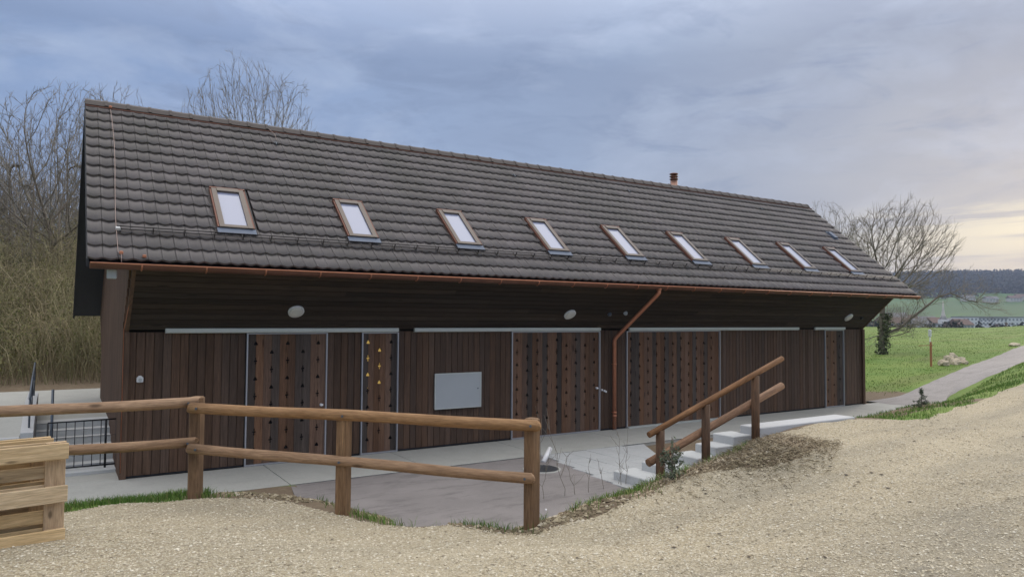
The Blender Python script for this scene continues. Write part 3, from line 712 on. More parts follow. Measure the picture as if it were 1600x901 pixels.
# ridge tiles
x = XV0-.01; k = 0
M['wire'] = plain('dull_conductor_wire', (.36, .27, .24), .5, .3, 9, .1, bmp=0)
M['ridge'] = plain('ridge_tile_clay', (.092, .078, .074), .6, 0, 30, .25, bmp=.3)
rgp = [(-.125, -.085), (-.07, .0), (0, .038), (.07, .0), (.125, -.085), (.105, -.098), (.055, -.02), (0, .014), (-.055, -.02), (-.105, -.098)]
rm_ = MB(); rm_.prism(rgp, (0, 0, 0), (0, 1, 0), (0, 0, 1), (1, 0, 0), .345); rm_.prism([(y*1.09, z+.012) for y, z in rgp[:5]]+[(y*1.0, z+.001) for y, z in rgp[:5][::-1]], (.30, 0, 0), (0, 1, 0), (0, 0, 1), (1, 0, 0), .05); RGM = rm_.mesh('ridge_tile'); RGM.materials.append(M['ridge'])
while x < XV1-.1:
    o = bpy.data.objects.new('ridge_tile', RGM); COL.objects.link(o); o.parent = ROOF; o.location = (x, YR, ZR+.055+random.uniform(-.004, .004)); o.rotation_euler.y = random.uniform(-.006, .006); x += .345
# copper strip under the ridge
MB().box(XV0, XV1, YR-.16, YR-.145, ZR-.075, ZR-.052).build('ridge_strip', M['copper_dull'], ROOF)

def onroof(x, s, h=0): return Vector((x, YE, ZE))+up*s+nor*h
# roof windows
for i, x in enumerate(sky_x):
    W = MB(); s0, s1 = .875, 1.945
    Mw = Matrix.Translation(onroof(x, 0, 0)) @ RM
    sk = MB()
    for a in ((-.008, .016, s0, s1+.03), (WW-.016, WW+.008, s0, s1+.03)): sk.box(a[0], a[1], a[2], a[3], -.02, .085, Mw)
    sk.box(-.008, WW+.008, s1+.031, s1+.06, -.02, .10, Mw); SK = sk.build('roof_window', M['winwood'], barn)
    fr = MB(); fr.box(.018, .095, s0-.01, s1+.028, 0, .098, Mw); fr.box(WW-.095, WW-.018, s0-.01, s1+.028, 0, .098, Mw)
    fr.box(.096, WW-.096, s0-.01, s0+.055, 0, .096, Mw); fr.box(.0965, WW-.0965, s1-.06, s1+.028, 0, .112, Mw)
    fr.build('window_frame', M['winframe'], SK)
    MB().box(.097, WW-.097, s0+.056, s1-.061, .0, .072, Mw).build('pane', M['pane'], SK)
    fl = MB(); pts = []; n = 14
    fl.box(-.02, WW+.02, s0-.15, s0-.012, .062, .072, Mw)
    MB().box(-.05, -.010, s0-.12, s1+.1, -.02, .040, Mw).build('side_flashing', M['snow'], SK); MB().box(-.05, WW+.05, s1+.062, s1+.24, -.02, .034, Mw).build('head_flashing', M['snow'], SK); MB().box(WW+.010, WW+.05, s0-.12, s1+.1, -.02, .040, Mw).build('side_flashing', M['snow'], SK)
    fl.build('window_flashing', M['lead'], SK)
# copper gutter
g = MB(); n = 9; GY, GZ, GRd = YE-.085, ZE-.055, .072
sect = [(GY+GRd*math.cos(a), GZ+GRd*math.sin(a)) for a in [math.pi+math.pi*k/n for k in range(n+1)]]
inn = [(GY+(GRd-.006)*math.cos(a), GZ+(GRd-.006)*math.sin(a)) for a in [math.pi+math.pi*k/n for k in range(n+1)]]
g.prism(sect+inn[::-1], (XV0+.03, 0, 0), (0, 1, 0), (0, 0, 1), (1, 0, 0), XV1-XV0-.04)
GUT = g.build('gutter', M['copper_dull'], barn)
MB().tube([(XV0+.03, GY-GRd, GZ+.004), (XV1-.01, GY-GRd, GZ+.004)], .011, 8).build('gutter_bead', M['copper'], GUT)
br = MB(); x = .95
while x < XV1:
    br.box(x, x+.03, GY-GRd-.004, GY+.12, GZ+.006, GZ+.012)
    br.tube([(x+.015, GY+(GRd+.004)*math.cos(a), GZ+(GRd+.004)*math.sin(a)) for a in [math.pi+math.pi*k/6 for k in range(5)]], .012, 4); x += .82
br.build('gutter_bracket', M['copper'], GUT)
MB().add(*(lambda s: ([(XV0+.03, y, z) for y, z in s], [tuple(range(len(s)))]))(sect)).build('gutter_end', M['copper'], GUT)
# downpipe with its raking offset
dp = MB(); dp.tube([(10.62, GY, GZ-.06), (10.62, GY, GZ-.14), (10.59, GY+.03, GZ-.19), (10.30, YF-.13, 2.02), (10.27, YF-.09, 1.93), (10.27, YF-.09, .02)], .043, 14)
DP = dp.build('downpipe', M['copper'], barn)
cl = MB()
for z in (1.42, .38): cl.tube([(10.27, YF-.09, z-.015), (10.27, YF-.09, z+.015)], .051, 14); cl.box(10.265, 10.285, YF-.06, YF, z-.01, z+.01)
cl.tube([(10.27, YF-.09, .28), (10.27, YF-.09, .33)], .049, 14); cl.build('pipe_clip', M['copper'], DP)
MB().tube([(10.62, GY, GZ-.03), (10.62, GY, GZ-.09)], [.062, .05], 14).build('outlet_funnel', M['copper'], DP)
# snow guard: two rails on little posts, above the first course
sg = MB()
for h in (.075, .125): sg.tube([onroof(XV0+.35, .62, h+.02), onroof(XV1-.25, .62, h+.02)], .0075, 5)
SG = sg.build('snow_guard', M['snow'], ROOF)
ps = MB(); ps.box(0, .010, -.008, .008, .03, .155); ps.box(-.004, .014, -.03, .10, .055, .062); PSM = ps.mesh('snow_guard_bracket'); PSM.materials.append(M['snow']); x = XV0+.4
while x < XV1-.3:
    o = bpy.data.objects.new('snow_guard_bracket', PSM); COL.objects.link(o); o.parent = ROOF; o.matrix_world = Matrix.Translation(onroof(x, .62)) @ RM; x += .415
# lightning conductor wire
wr = [onroof(.70, 4.42, .03)]
for k in range(11): wr.append(onroof(.70+.045*math.sin(k*.55)*.5, 4.3-k*.42, .075+.02*(k % 2)))
wr += [onroof(.72, .02, .09), Vector((.72, YE-.12, ZE-.03))]
MB().tube(wr, .0048, 5).build('lightning_wire', M['wire'], ROOF)
cw = MB()
for p in (onroof(.70, 4.36, .09), onroof(.72, .06, .09), onroof(1.0, .03, .07)): cw.cbox(p.x-.024, p.x+.024, p.y-.024, p.y+.024, p.z-.02, p.z+.022, .006)
cw.build('wire_clamp', M['copper'], ROOF); MB().box(-.03, .03, -.02, .02, .08, .12, Matrix.Translation(onroof(.70, .62)) @ RM).build('wire_clamp', M['white'], ROOF)
MB().tube([(XL+.02, YE+.10, ZE-.12), (XL-.05, YF-.06, ZW+.02), (XL-.045, YF-.062, .1)], .006, 5).build('earth_wire', M['copper'], barn)
MB().tube([onroof(3.42, 4.5, .06), onroof(3.50, 4.2, .09), onroof(3.50, 4.0, .07)], .005, 5).build('lightning_wire', M['wire'], ROOF)
for x in (3.48, 8.94, 12.48, 17.75): 
    h = MB(); Mh = Matrix.Translation(onroof(x, 3.86)) @ RM; h.box(-.01, .01, -.02, .10, .05, .065, Mh); h.box(-.01, .01, -.03, -.018, .05, .115, Mh); h.box(-.045, .045, .08, .10, .04, .052, Mh); h.build('roof_hook', M['greysteel'], ROOF)
vt = MB(); Mv = Matrix.Translation(onroof(19.86, 2.62)) @ RM; vt.box(0, .22, -.03, .36, .03, .055, Mv); vt.box(.02, .20, .0, .30, .055, .095, Mv); vt.build('roof_vent', M['lead'], ROOF)
# flue with stacked cowl
CHX, CHY = 15.14, 14.95
ch = MB(); ch.tube([(CHX, CHY, ZR-.5), (CHX, CHY, 6.46)], .105, 20); CH = ch.build('chimney', M['flue'], ROOF)
cw = MB()
for z in (6.50, 6.575, 6.65): cw.tube([(CHX, CHY, z-.028), (CHX, CHY, z), (CHX, CHY, z+.022)], [.10, .135, .095], 20)
cw.tube([(CHX, CHY, 6.45), (CHX, CHY, 6.66)], .055, 12); cw.build('chimney_cowl', M['winwood'], ROOF)
# small floodlight under the left eave
fl = MB(); fl.cbox(.56, .68, YE+.02, YE+.10, 2.90, 3.03, .01); fl.build('floodlight', M['panel'], barn)
MB().box(.60, .64, YE+.10, YE+.14, 2.98, ZE-.10).build('floodlight_bracket', M['greysteel'], barn)

# ------------------------------------------------------------------ block steps and kerb on the right
steps = thing('block_steps', 'short flight of pale concrete block steps climbing right beside the soil heap', 'steps', (7.2, 7.5, 0))
sx = [7.12, 7.52, 7.93, 8.33, 8.72]
for k, x in enumerate(sx):
    z1 = .13+.125*k
    b = MB(); b.cbox(x-7.2, x-7.2+.43, -.12, (.80, .62, .40, .30, .30)[k], z1-(.32 if k < 2 else .6), z1, .012); b.build('step', M['block'], steps)
lk = MB(); lk.cbox(9.12, 11.62, 7.22, 7.60, .45, .752, .012); tag(lk.build('kerb', M['kerb']), 'long pale concrete kerb along the gravel edge above the block steps', 'kerb')
# soil beside the treads
def railing():
    o = thing('step_handrail', 'sloping log handrail with three posts beside the block steps', 'handrail', (7.9, 7.15, 0))
    for x, zt in ((6.99, .90), (7.88, 1.195), (8.96, 1.56)):
        zb = tz(x, 7.15)-.35
        m_ = MB(); n = 14; r = .062
        m_.tube([(0, 0, 0), (0, 0, (zt-zb)*.5), (0, 0, zt-zb-.004)], [r*1.03, r, r*.97], n); m_.build('post', M['pine_dark_post'], o, loc=(x-7.9, .02, zb))
    def pole(p, q, r, nm):
        p, q = Vector(p), Vector(q); m_ = MB(); Ln = (q-p).length
        m_.tube([(0, 0, 0), (Ln*.3, 0, 0), (Ln*.7, 0, 0), (Ln, 0, 0)], [r*.96, r, r, r*.98], 14)
        ob = m_.build(nm, M['pine_dark'], o); ob.location = p-Vector((7.9, 7.15, 0)); ob.rotation_mode = 'QUATERNION'; ob.rotation_quaternion = (q-p).to_track_quat('X', 'Z')
    pole((6.78, 7.17, .845), (9.60, 7.17, 1.80), .044, 'rail'); pole((6.86, 7.27, .445), (9.72, 7.27, 1.365), .058, 'rail')
railing()

# ------------------------------------------------------------------ log fence
fence = thing('log_fence', 'two rail round log fence with square topped posts around the yard', 'fence', (1.33, 8.48, 0))
FO = Vector((1.33, 8.48, 0))
def fpost(x, y, zb, zt, r=.072):
    m_ = MB(); n = 12; hh = zt-zb
    m_.cbox(-r*.86, r*.86, -r*.86, r*.86, 0, hh, .014)
    m_.build('post', M['pine_post'], fence, loc=(x-FO.x, y-FO.y, zb), rot=(0, 0, R_({3.97: -68, 2.53: -55, 1.33: -38}.get(x, -5))))
for x, y, zb, zt in ((1.33, 8.48, .02, 1.525), (2.53, 7.16, -.05, 1.44), (3.97, 5.84, -.05, 1.425), (-.95, 8.88, .1, 1.53)): fpost(x, y, zb, zt)
def frail(p, q, r, nm='rail'):
    p, q = Vector(p), Vector(q); m_ = MB(); Ln = (q-p).length; n = 18
    pts = [(Ln*k/8, .006*math.sin(k*1.3+p.x), .006*math.cos(k*1.1+p.y)) for k in range(9)]
    rr = [r*(1+.03*math.sin(k*2.1+p.z*9)) for k in range(9)]; m_.tube([(-.003, 0, 0)]+pts+[(Ln+.003, 0, 0)], [rr[0]*.93]+rr+[rr[-1]*.93], n)
    ob = m_.build(nm, M['pine'], fence); ob.location = p-FO; ob.rotation_mode = 'QUATERNION'; ob.rotation_quaternion = (q-p).to_track_quat('X', 'Z')
# rails run on the camera side of the posts
frail((1.235, 8.33, 1.425), (3.96, 5.735, 1.365), .056); frail((1.235, 8.33, .995), (3.90, 5.745, .865), .052)
frail((-1.5, 8.86, 1.425), (1.33, 8.38, 1.475), .056); frail((-1.5, 8.86, 1.02), (1.30, 8.38, 1.045), .052)

def bolt(p, n_):
    p = Vector(p)-FO; n_ = Vector(n_).normalized(); m_ = MB(); m_.tube([p, p+n_*.012], .013, 8); m_.build('bolt', M['greysteel'], fence)
for t_, dz in ((.03, 0), (.47, 0), (.985, 0)):
    for (a_, b_, rr_) in (((1.235, 8.33, 1.425), (3.96, 5.735, 1.365), .056), ((1.235, 8.33, .995), (3.90, 5.745, .865), .052)):
        q = Vector(a_).lerp(Vector(b_), t_)+Vector((-.69, -.72, 0))*(rr_-.003); bolt(q, (-.69, -.72, 0))
for z_ in (1.47, 1.043): bolt((1.22, 8.335, z_), (0, -1, 0))
# ------------------------------------------------------------------ pallets
def pallet(x, y, z, rz, lab, tilt=0):
    o = thing('wooden_pallet', lab, 'pallet', (x, y, z), rz, 'pallets stood on edge at the left'); o.rotation_euler.x = tilt
    # lies on its long side: X along 1.2 m (0 = right end, going to -X), Z up 0.8 m, -Y towards the viewer
    Ln, Hh = 1.2, .80; j = lambda s=.004: random.uniform(-s, s)
    for zz, hh in ((0, .125), (.335, .13), (.675, .125)):
        MB().cbox(-Ln+j(), j(.006), -.072, -.050, zz, zz+hh, .003).build('skid_board', M['pallet'], o)
        for xx in (-.145, -.672, -1.2):
            MB().cbox(xx+.004, xx+.141, -.0495, .028, zz+.012, zz+hh-.012, .003).build('block', M['pallet_v'], o)
    for xx in (-.145, -.672, -1.2):
        MB().cbox(xx+.002, xx+.143, .0285, .050, .002, Hh-.002, .003).build('cross_board', M['pallet_v'], o)
    for zz, hh in ((.0, .125), (.165, .10), (.335, .13), (.515, .10), (.675, .125)):
        MB().cbox(-Ln+j(), j(.005), .0505, .072, zz, zz+hh, .003).build('deck_board', M['pallet'], o)
pallet(.105, 6.86, tz(.1, 6.9)-.02, R_(8), 'front pallet stood on edge, facing the camera at the left')
pallet(-.0, 7.04, tz(0, 7.0)-.0, R_(9), 'rear pallet stood on edge, mostly hidden behind the front one')
# upright boards seen at the front pallet's end (filled ends between skids)

# ------------------------------------------------------------------ left of the barn: stair up to the back, rails, retaining edge
ls = thing('concrete_stair', 'wide pale concrete stair climbing beside the left gable of the barn', 'stairs', (.3, 13, 0))
for k in range(6):
    b = MB(); y0 = 13.0+.30*k; z1 = .095*(k+1)
    b.cbox(-.535, .56, y0-13, y0-13+.34+(0 if k < 5 else .2), z1-.3, z1-.002*0, .01); b.build('step', M['block'], ls)
    MB().box(-.534, .559, y0-13.004, y0-13+.035, z1+.001, z1+.004).build('step_nosing', M['kerb'], ls)
lw = MB(); lw.prism([(12.85, 0), (12.85, .66), (14.6, .95), (16.2, .95), (16.2, 0)], (-.40, 0, 0), (0, 1, 0), (0, 0, 1), (1, 0, 0), .16)
tag(lw.build('stair_wall', M['kerb']), 'low white concrete side wall of the left stair', 'wall')
bp = MB(); bp.box(-.24, .86, 14.99, 18.8, .3, .60); 
pth = MB(); pth.add([(-.24, 14.99, .575), (4.0, 14.99, .575), (6, 20.5, .80), (-2.2, 20.5, .84), (-.24, 16.5, .62)], [(0, 1, 2, 3, 4)])
me, V = gridmesh('upper_path', np.arange(-3.0, 3.5, .12), np.arange(15.0, 19.3, .12), lambda X, Y: .57+.035*(Y-15), lambda X, Y: ((X > -.25) | (Y > 16.2)) & ((X < .88) | (Y > 17.7)))
tag(link('upper_path', me, M['concrete']), 'pale concrete path at the top of the left stair', None, None, 'structure')
me, V = gridmesh('upper_ramp', np.linspace(-6, -.41, 38), np.arange(12.9, 16.3, .15), lambda X, Y: .60+.012*(Y-13))
tag(link('upper_ramp', me, M['concrete']), 'raised pale concrete terrace at the far left behind the pallets', None, None, 'structure')
tw_ = MB(); tw_.cbox(-6, -.405, 12.80, 12.895, -.05, .603, .008); tag(tw_.build('terrace_wall', M['kerb']), 'low concrete retaining wall of the terrace behind the pallets', 'wall')
cv = MB(); cv.cbox(-.30, .86, 12.62, 12.96, -.02, .055, .008); tag(cv.build('railing_base', M['block']), 'low concrete plinth carrying the black mesh railing', 'plinth')
gt = thing('mesh_railing', 'low black steel grid railing standing before the left stair', 'railing', (.0, 12.80, .05))
MB().tube([(-.06, 0, .015), (-.06, 0, .74)], .012, 8).build('frame_post', M['black'], gt)
MB().tube([(.845, 0, -.0), (.845, 0, .74)], .013, 8).build('frame_post', M['black'], gt); MB().tube([(.70, 0, -.0), (.70, 0, .745)], .016, 8).build('frame_post', M['black'], gt)
MB().tube([(-.06, 0, .74), (.845, 0, .745)], .011, 8).build('frame_rail', M['black'], gt); MB().tube([(-.06, 0, .05), (.845, 0, .05)], .011, 8).build('frame_rail', M['black'], gt)
for k in range(6): MB().tube([(.06+.125*k*.92, 0, .05), (.06+.125*k*.92, 0, .74)], .0065, 6).build('bar', M['black'], gt)
for z in (.25, .5): MB().tube([(-.06, 0, z), (.845, 0, z)], .004, 5).build('bar', M['black'], gt)
hr = thing('stair_handrail', 'dark grey steel handrail on the white side wall of the left stair', 'handrail', (-.3, 13, .6))
for y, z in ((.1, -.1), (1.2, .1), (2.6, .25)): MB().tube([(0, y, z), (0, y, z+.68)], .014, 8).build('post', M['greysteel'], hr)
MB().tube([(0, -.05, .55), (0, 1.2, .76), (0, 2.7, .93)], .016, 8).build('rail', M['greysteel'], hr)
MB().tube([(0, -.0, .28), (0, 1.2, .46), (0, 2.7, .63)], .012, 6).build('rail', M['greysteel'], hr)
sp = MB(); sp.tube([(-.01, 12.99, 0), (-.01, 12.99, 1.27)], .02, 10); sp.box(-.035, .015, 12.965, 13.015, .0, .01); tag(sp.build('rail_post', M['greysteel']), 'single slim grey steel post standing at the foot of the left stair', 'post')

# ------------------------------------------------------------------ little things in the yard
mc = thing('manhole_cover', 'round cast iron manhole cover set in the asphalt yard', 'manhole cover', (6.62, 9.45, -.008))
MB().tube([(0, 0, -.02), (0, 0, .012)], .305, 40).build('ring', M['concrete'], mc); MB().tube([(0, 0, .0), (0, 0, .018)], .27, 40).build('lid', M['iron'], mc)
rb = MB()
for k in range(-4, 5): 
    h_ = math.sqrt(max(.001, .25**2-(k*.055)**2)); rb.box(k*.055-.012, k*.055+.012, -h_, h_, .0185, .024)
rb.build('lid_ribs', M['iron'], mc)
wp = MB(); wp.tube([(6.98, 9.93, -.02), (7.26, 10.12, .16)], .042, 14); tag(wp.build('pipe_stub', M['white']), 'short white plastic pipe leaning out of the yard surface', 'pipe')
x, y = hit(853, 803); pg = MB(); pg.tube([(x, y, tz(x, y)-.02), (x, y, tz(x, y)+.06)], .012, 8); tag(pg.build('peg', M['white']), 'tiny white peg in the soil right of the end fence post', 'peg')
# marker stake and rocks in the meadow
x, y = hit(1455, 573); z = tz(x, y)
st = thing('marker_stake', 'orange survey stake with crosspiece standing in the meadow', 'stake', (x, y, z))
d_ = math.hypot(x, y)/1114.7
MB().box(-.035, .035, -.03, .03, 0, 33*d_).build('stake', M['orange'], st); MB().box(-33*d_, .08, -.055, -.041, 28*d_, 28*d_+.025).build('crosspiece', M['orange'], st)
x, y = hit(1453, 546); z = tz(x, y); wpst = MB(); d_ = math.hypot(x, y)/1114.7
wpst.tube([(x, y, z), (x+.03, y, z+18*d_)], .025, 8); wpst.cbox(x-.07, x+.12, y-.05, y+.05, z+17*d_, z+27*d_, .03); tag(wpst.build('marker_post', M['white']), 'white capped marker post behind the orange stake', 'post')
def rock(px, py, wpx, hpx, lab, seed):
    x, y = hit(px, py); d_ = math.hypot(x, y)/1114.7; a, b, c = wpx*d_/2*.72, wpx*d_/2.6*.72, hpx*d_*.62
    random.seed(seed); me = bpy.data.meshes.new('rock')
    import bmesh
    bm = bmesh.new(); bmesh.ops.create_icosphere(bm, subdivisions=3, radius=1)
    for v in bm.verts:
        n_ = mnoise.noise(v.co*1.4+Vector((seed*3.1, 0, 0)))*.45+mnoise.noise(v.co*3.5+Vector((0, seed, 0)))*.2
        q = v.co*(1+n_); q.x = max(-.85, min(.85, q.x)); v.co = Vector((q.x*a, q.y*b, max(-.3, q.z)*c))
    bm.to_mesh(me); bm.free(); o = link('rock', me, M['stone'], loc=(x, y, tz(x, y)+c*.25)); o.rotation_euler.z = seed
    tag(o, lab, 'rock', 'rocks beside the path')
rock(1474, 571, 22, 9, 'flat grey rock at the left end of the rock pile beside the path', 1)
rock(1482, 564, 20, 10, 'pale rock in the middle of the pile beside the path', 2)
rock(1492, 569, 22, 11, 'yellowish rock in front of the pile beside the path', 3)
rock(1501, 566, 24, 9, 'ochre rock at the right end of the pile beside the path', 4)
rock(1489, 559, 18, 8, 'small rock at the top of the pile beside the path', 6)
rock(1508, 569, 15, 6, 'smallest low rock nearest the edge of the path', 7)
rock(1585, 541, 20, 6, 'single ochre rock further along the path', 5)
# ------------------------------------------------------------------ vegetation
random.seed(21); rng = np.random.default_rng(21)
class TB:
    """fast collector of thin tubes as numpy arrays"""
    def __init__(s): s.V = []; s.F = []; s.n = 0
    def tube(s, pts, rads, n=3):
        pts = np.asarray(pts, float); rads = np.asarray(rads, float); m = len(pts)
        d = np.gradient(pts, axis=0); d /= np.linalg.norm(d, axis=1)[:, None]+1e-9
        ref = np.where(np.abs(d[:, 2:3]) < .9, np.array([[0, 0, 1.]]), np.array([[1., 0, 0]]))
        u = np.cross(d, ref[0:1] if True else ref); ln = np.linalg.norm(u, axis=1)[:, None]; u = np.where(ln > .05, u/(ln+1e-9), np.array([[0, 1., 0]])); v = np.cross(u, d)
        a = np.arange(n)*2*np.pi/n
        P = pts[:, None]+(u[:, None]*np.cos(a)[None, :, None]+v[:, None]*np.sin(a)[None, :, None])*rads[:, None, None]
        s.V.append(P.reshape(-1, 3)); i, k = np.meshgrid(np.arange(m-1), np.arange(n), indexing='ij'); i = i.ravel(); k = k.ravel(); k2 = (k+1) % n
        s.F.append(np.stack([i*n+k, i*n+k2, (i+1)*n+k2, (i+1)*n+k], -1)+s.n); s.n += m*n
    def mesh(s, name): return npmesh(name, np.concatenate(s.V), np.concatenate(s.F))
def unit(v): return v/(np.linalg.norm(v)+1e-9)
def colonize(seed, attract, root, base, step, kill, infl, up=.12, jit=.25, rtip=.0075, expo=2.35, tw=(.30, 2), thick=.035):
    """grow a branching skeleton towards scattered points, then skin it"""
    g = np.random.default_rng(seed); A = np.asarray(attract, float)
    P = [np.array(p, float) for p in root]; par = list(range(-1, len(P)-1)); 
    arr = np.array(P); D = np.linalg.norm(A[:, None]-arr[None], axis=2); near = D.argmin(1); dist = D.min(1)
    for it in range(140):
        act = dist < infl
        if not act.any() or len(A) == 0: break
        idx = near[act]; dv = A[act]-np.array(P)[idx]; dv /= np.linalg.norm(dv, axis=1)[:, None]+1e-9
        u, inv = np.unique(idx, return_inverse=True); sm = np.zeros((len(u), 3)); np.add.at(sm, inv, dv)
        sm += g.normal(0, jit, sm.shape); sm /= np.linalg.norm(sm, axis=1)[:, None]+1e-9; pu = np.array(par)[u]; inert = np.array(P)[u]-np.array(P)[np.maximum(pu, 0)]; inert /= np.linalg.norm(inert, axis=1)[:, None]+1e-6; sm += inert*.95; sm[:, 2] += up; sm /= np.linalg.norm(sm, axis=1)[:, None]+1e-9
        new = np.array(P)[u]+sm*step; o = len(P)
        for q, pr in zip(new, u): P.append(q); par.append(int(pr))
        dn = np.linalg.norm(A[:, None]-new[None], axis=2); j = dn.argmin(1); dm = dn.min(1); k = dm < dist
        near = np.where(k, o+j, near); dist = np.where(k, dm, dist)
        keep = dist > kill; A, near, dist = A[keep], near[keep], dist[keep]
        if len(A) == 0 or len(P) > 14000: break
    n = len(P); par = np.array(par); P = np.array(P); load = np.zeros(n); kids = [[] for _ in range(n)]
    for i in range(n-1, 0, -1): kids[par[i]].append(i)
    for i in range(n-1, -1, -1):
        if not kids[i]: load[i] = rtip**expo
        else: load[i] = sum(load[c] for c in kids[i])
    hr_ = np.hypot(P[:, 0], P[:, 1]); hm_ = hr_.max()+1e-6; P[:, 2] += (hr_/hm_)**2*hm_*.25*np.clip(P[:, 2]/(P[:, 2].max()), 0, 1)
    R = load**(1/expo); a, b = TB(), TB(); stack = [(0, None)]
    while stack:
        i, pv = stack.pop(); ch = [pv] if pv is not None else []; ch.append(i); c = i
        while kids[c]:
            ks = sorted(kids[c], key=lambda q: -load[q])
            for q in ks[1:]: stack.append((q, c))
            c = ks[0]; ch.append(c)
        if len(ch) < 2: continue
        pts = P[ch]; rr = R[ch].copy()
        if pv is not None: rr[0] = rr[1]
        big = rr[0] > thick
        (a if big else b).tube(pts, rr, 7 if big else (4 if rr[0] > .015 else 3))
    thin = np.nonzero((R < .022) & (par >= 0))[0]
    for i in thin:
        d0 = unit(P[i]-P[par[i]])
        for _ in range(g.integers(1, tw[1]+1)):
            d = unit(d0+g.normal(0, .42, 3)+np.array([0, 0, .25])); l_ = tw[0]*g.uniform(.4, 1.3); m_ = P[i]+d*l_*.5+g.normal(0, l_*.04, 3)
            b.tube([P[i], m_, m_+unit(d+g.normal(0, .22, 3)+np.array([0, 0, .12]))*l_*.5], [.0052, .0045, .003])
    return a.mesh('trunk'), b.mesh('crown')
def ellip(g, n, c, r, cut=-1.0):
    out = []
    while len(out) < n:
        p = g.uniform(-1, 1, (n, 3)); q = np.linalg.norm(p, axis=1); k = (q < 1) & (q > g.random(n)*.35) & (p[:, 2] > cut); out += list(p[k])
    return np.array(out[:n])*np.array(r)*(1+.12*np.sin(np.array(out[:n])[:, [1, 2, 0]]*5+1))+np.array(c)
def make_tree(seed, h, w_, base, n=1500, up=.12, step=.24, jit=.20, tw=(.26, 3)):
    n = int(n*2.6)
    g = np.random.default_rng(seed); A = ellip(g, n, (0, 0, (h+base)/2), (w_/2, w_/2, (h-base)/2)); k = int((base+(h-base)*.22)/step)
    root = [np.array([math.sin(i*.5+seed)*.04*i*step, math.cos(i*.4+seed)*.04*i*step, i*step-.2]) for i in range(k)]
    return colonize(seed, A, root, base, step, step*1.45, 1.6, up+.12, jit, tw=tw, rtip=.0062, expo=2.2)
def grow(tb_limb, tb_twig, p, d, length, r, level, maxl, spread, upw, nch, droop=0):
    n = 5; pts = [p]; q = p.copy(); dd = d.copy()
    for i in range(n-1):
        dd = unit(dd+rng.normal(0, .20, 3)+np.array([0, 0, upw*.25])); q = q+dd*length/(n-1); pts.append(q.copy())
    (tb_limb if level <= 1 else tb_twig).tube(pts, r*np.linspace(1, .4, n), 5 if level == 1 else 3)
    if level >= maxl: return
    pts = np.array(pts)
    for j in range(nch[level]):
        f = min(.99, .2+.8*(j+rng.random()*.7)/nch[level]); x = f*(n-1); i = int(x); a = pts[i]+(pts[min(i+1, n-1)]-pts[i])*(x-i)
        ax = unit(pts[min(i+1, n-1)]-pts[max(i-1, 0)]); side = unit(np.cross(ax, rng.normal(0, 1, 3))); ang = spread*(.65+.6*rng.random())
        grow(tb_limb, tb_twig, a, unit(ax*math.cos(ang)+side*math.sin(ang)+np.array([0, 0, upw*.3])), length*.6*(1.12-.62*f)*(.75+.5*rng.random()), max(r*.45, .005), level+1, maxl, spread, upw, nch)
def place_tree(name, meshes, label, x, y, s=1, rz=0, mats=None, group=None, z=None):
    o = thing(name, label, 'tree', (x, y, (tz(x, y) if z is None else z)-.1), rz, group); o.scale = (s, s, s)
    for nm, me in zip(('trunk', 'crown'), meshes):
        link(nm, me, mats[0 if nm == 'trunk' else 1], o)
    return o
def at(px, D):
    """ground point D metres away (along the view axis) under picture column px"""
    d = ray(px, 500); t = D/(_F2.dot(d)); return CAM.x+d.x*t, CAM.y+d.y*t
TA = make_tree(3, 8.9, 6.6, 2.6, 2300); TBm = make_tree(5, 9.8, 4.6, 3.0, 1900, .2); TC = make_tree(9, 8.3, 5.8, 2.0, 1900); TD = make_tree(12, 9.0, 2.6, 2.2, 1200, .3)
gW = 'bare trees of the wood behind the barn'
bt = (M['bark'], M['twig']); ot = (M['bark'], M['twig_olive'])
x, y = at(80, 25); place_tree('bare_tree', TA, 'tall spreading bare tree left of the barn roof with open branching crown', x, y, .97, .3, bt, gW)
x, y = at(168, 31); place_tree('bare_tree', TBm, 'bare tree whose top shows just above the left end of the ridge', x, y, 1.02, 1.0, bt, gW)
x, y = at(385, 34); t385 = place_tree('bare_tree', TA, 'bare tree rising above the middle of the left roof half', x, y, 1.30, 2.1, bt, gW); t385.scale = (.98, .98, 1.36)
x, y = at(455, 37); place_tree('bare_tree', TC, 'smaller bare tree right of the taller one above the roof', x, y, 1.10, .8, bt, gW)
x, y = at(320, 36); place_tree('bare_tree', TBm, 'thin bare tree peeping over the ridge left of the tall one', x, y, .95, 4.1, bt, gW)
k = 0
wl = ['slim pole-like bare tree', 'forked bare tree', 'leaning bare tree', 'twiggy bare tree', 'straight bare tree', 'crooked bare tree']
for px, D, s, msh in ((4, 27, .72, TD), (28, 30, .86, TBm), (48, 24, .62, TD), (62, 33, .8, TC), (98, 28, .75, TD), (118, 32, .8, TBm), (14, 35, .85, TC), (132, 26, .6, TD), (-30, 28, .8, TA), (-70, 31, .9, TBm), (-110, 27, .8, TC), (200, 33, .8, TC), (250, 36, .8, TD)):
    x, y = at(px, D)
    where = 'outside the left picture edge' if px < 0 else ('at the left picture edge' if px < 20 else ('far left in the wood' if px < 70 else ('in the wood close to the barn gable' if px < 140 else 'in the wood hidden behind the barn roof')))
    s *= .93; place_tree('bare_tree', msh, wl[k % 6]+(' in the front row ' if D < 29 else ' in the back row ')+where, x, y, s, k*1.7, ot if k % 2 else bt, gW); k += 1

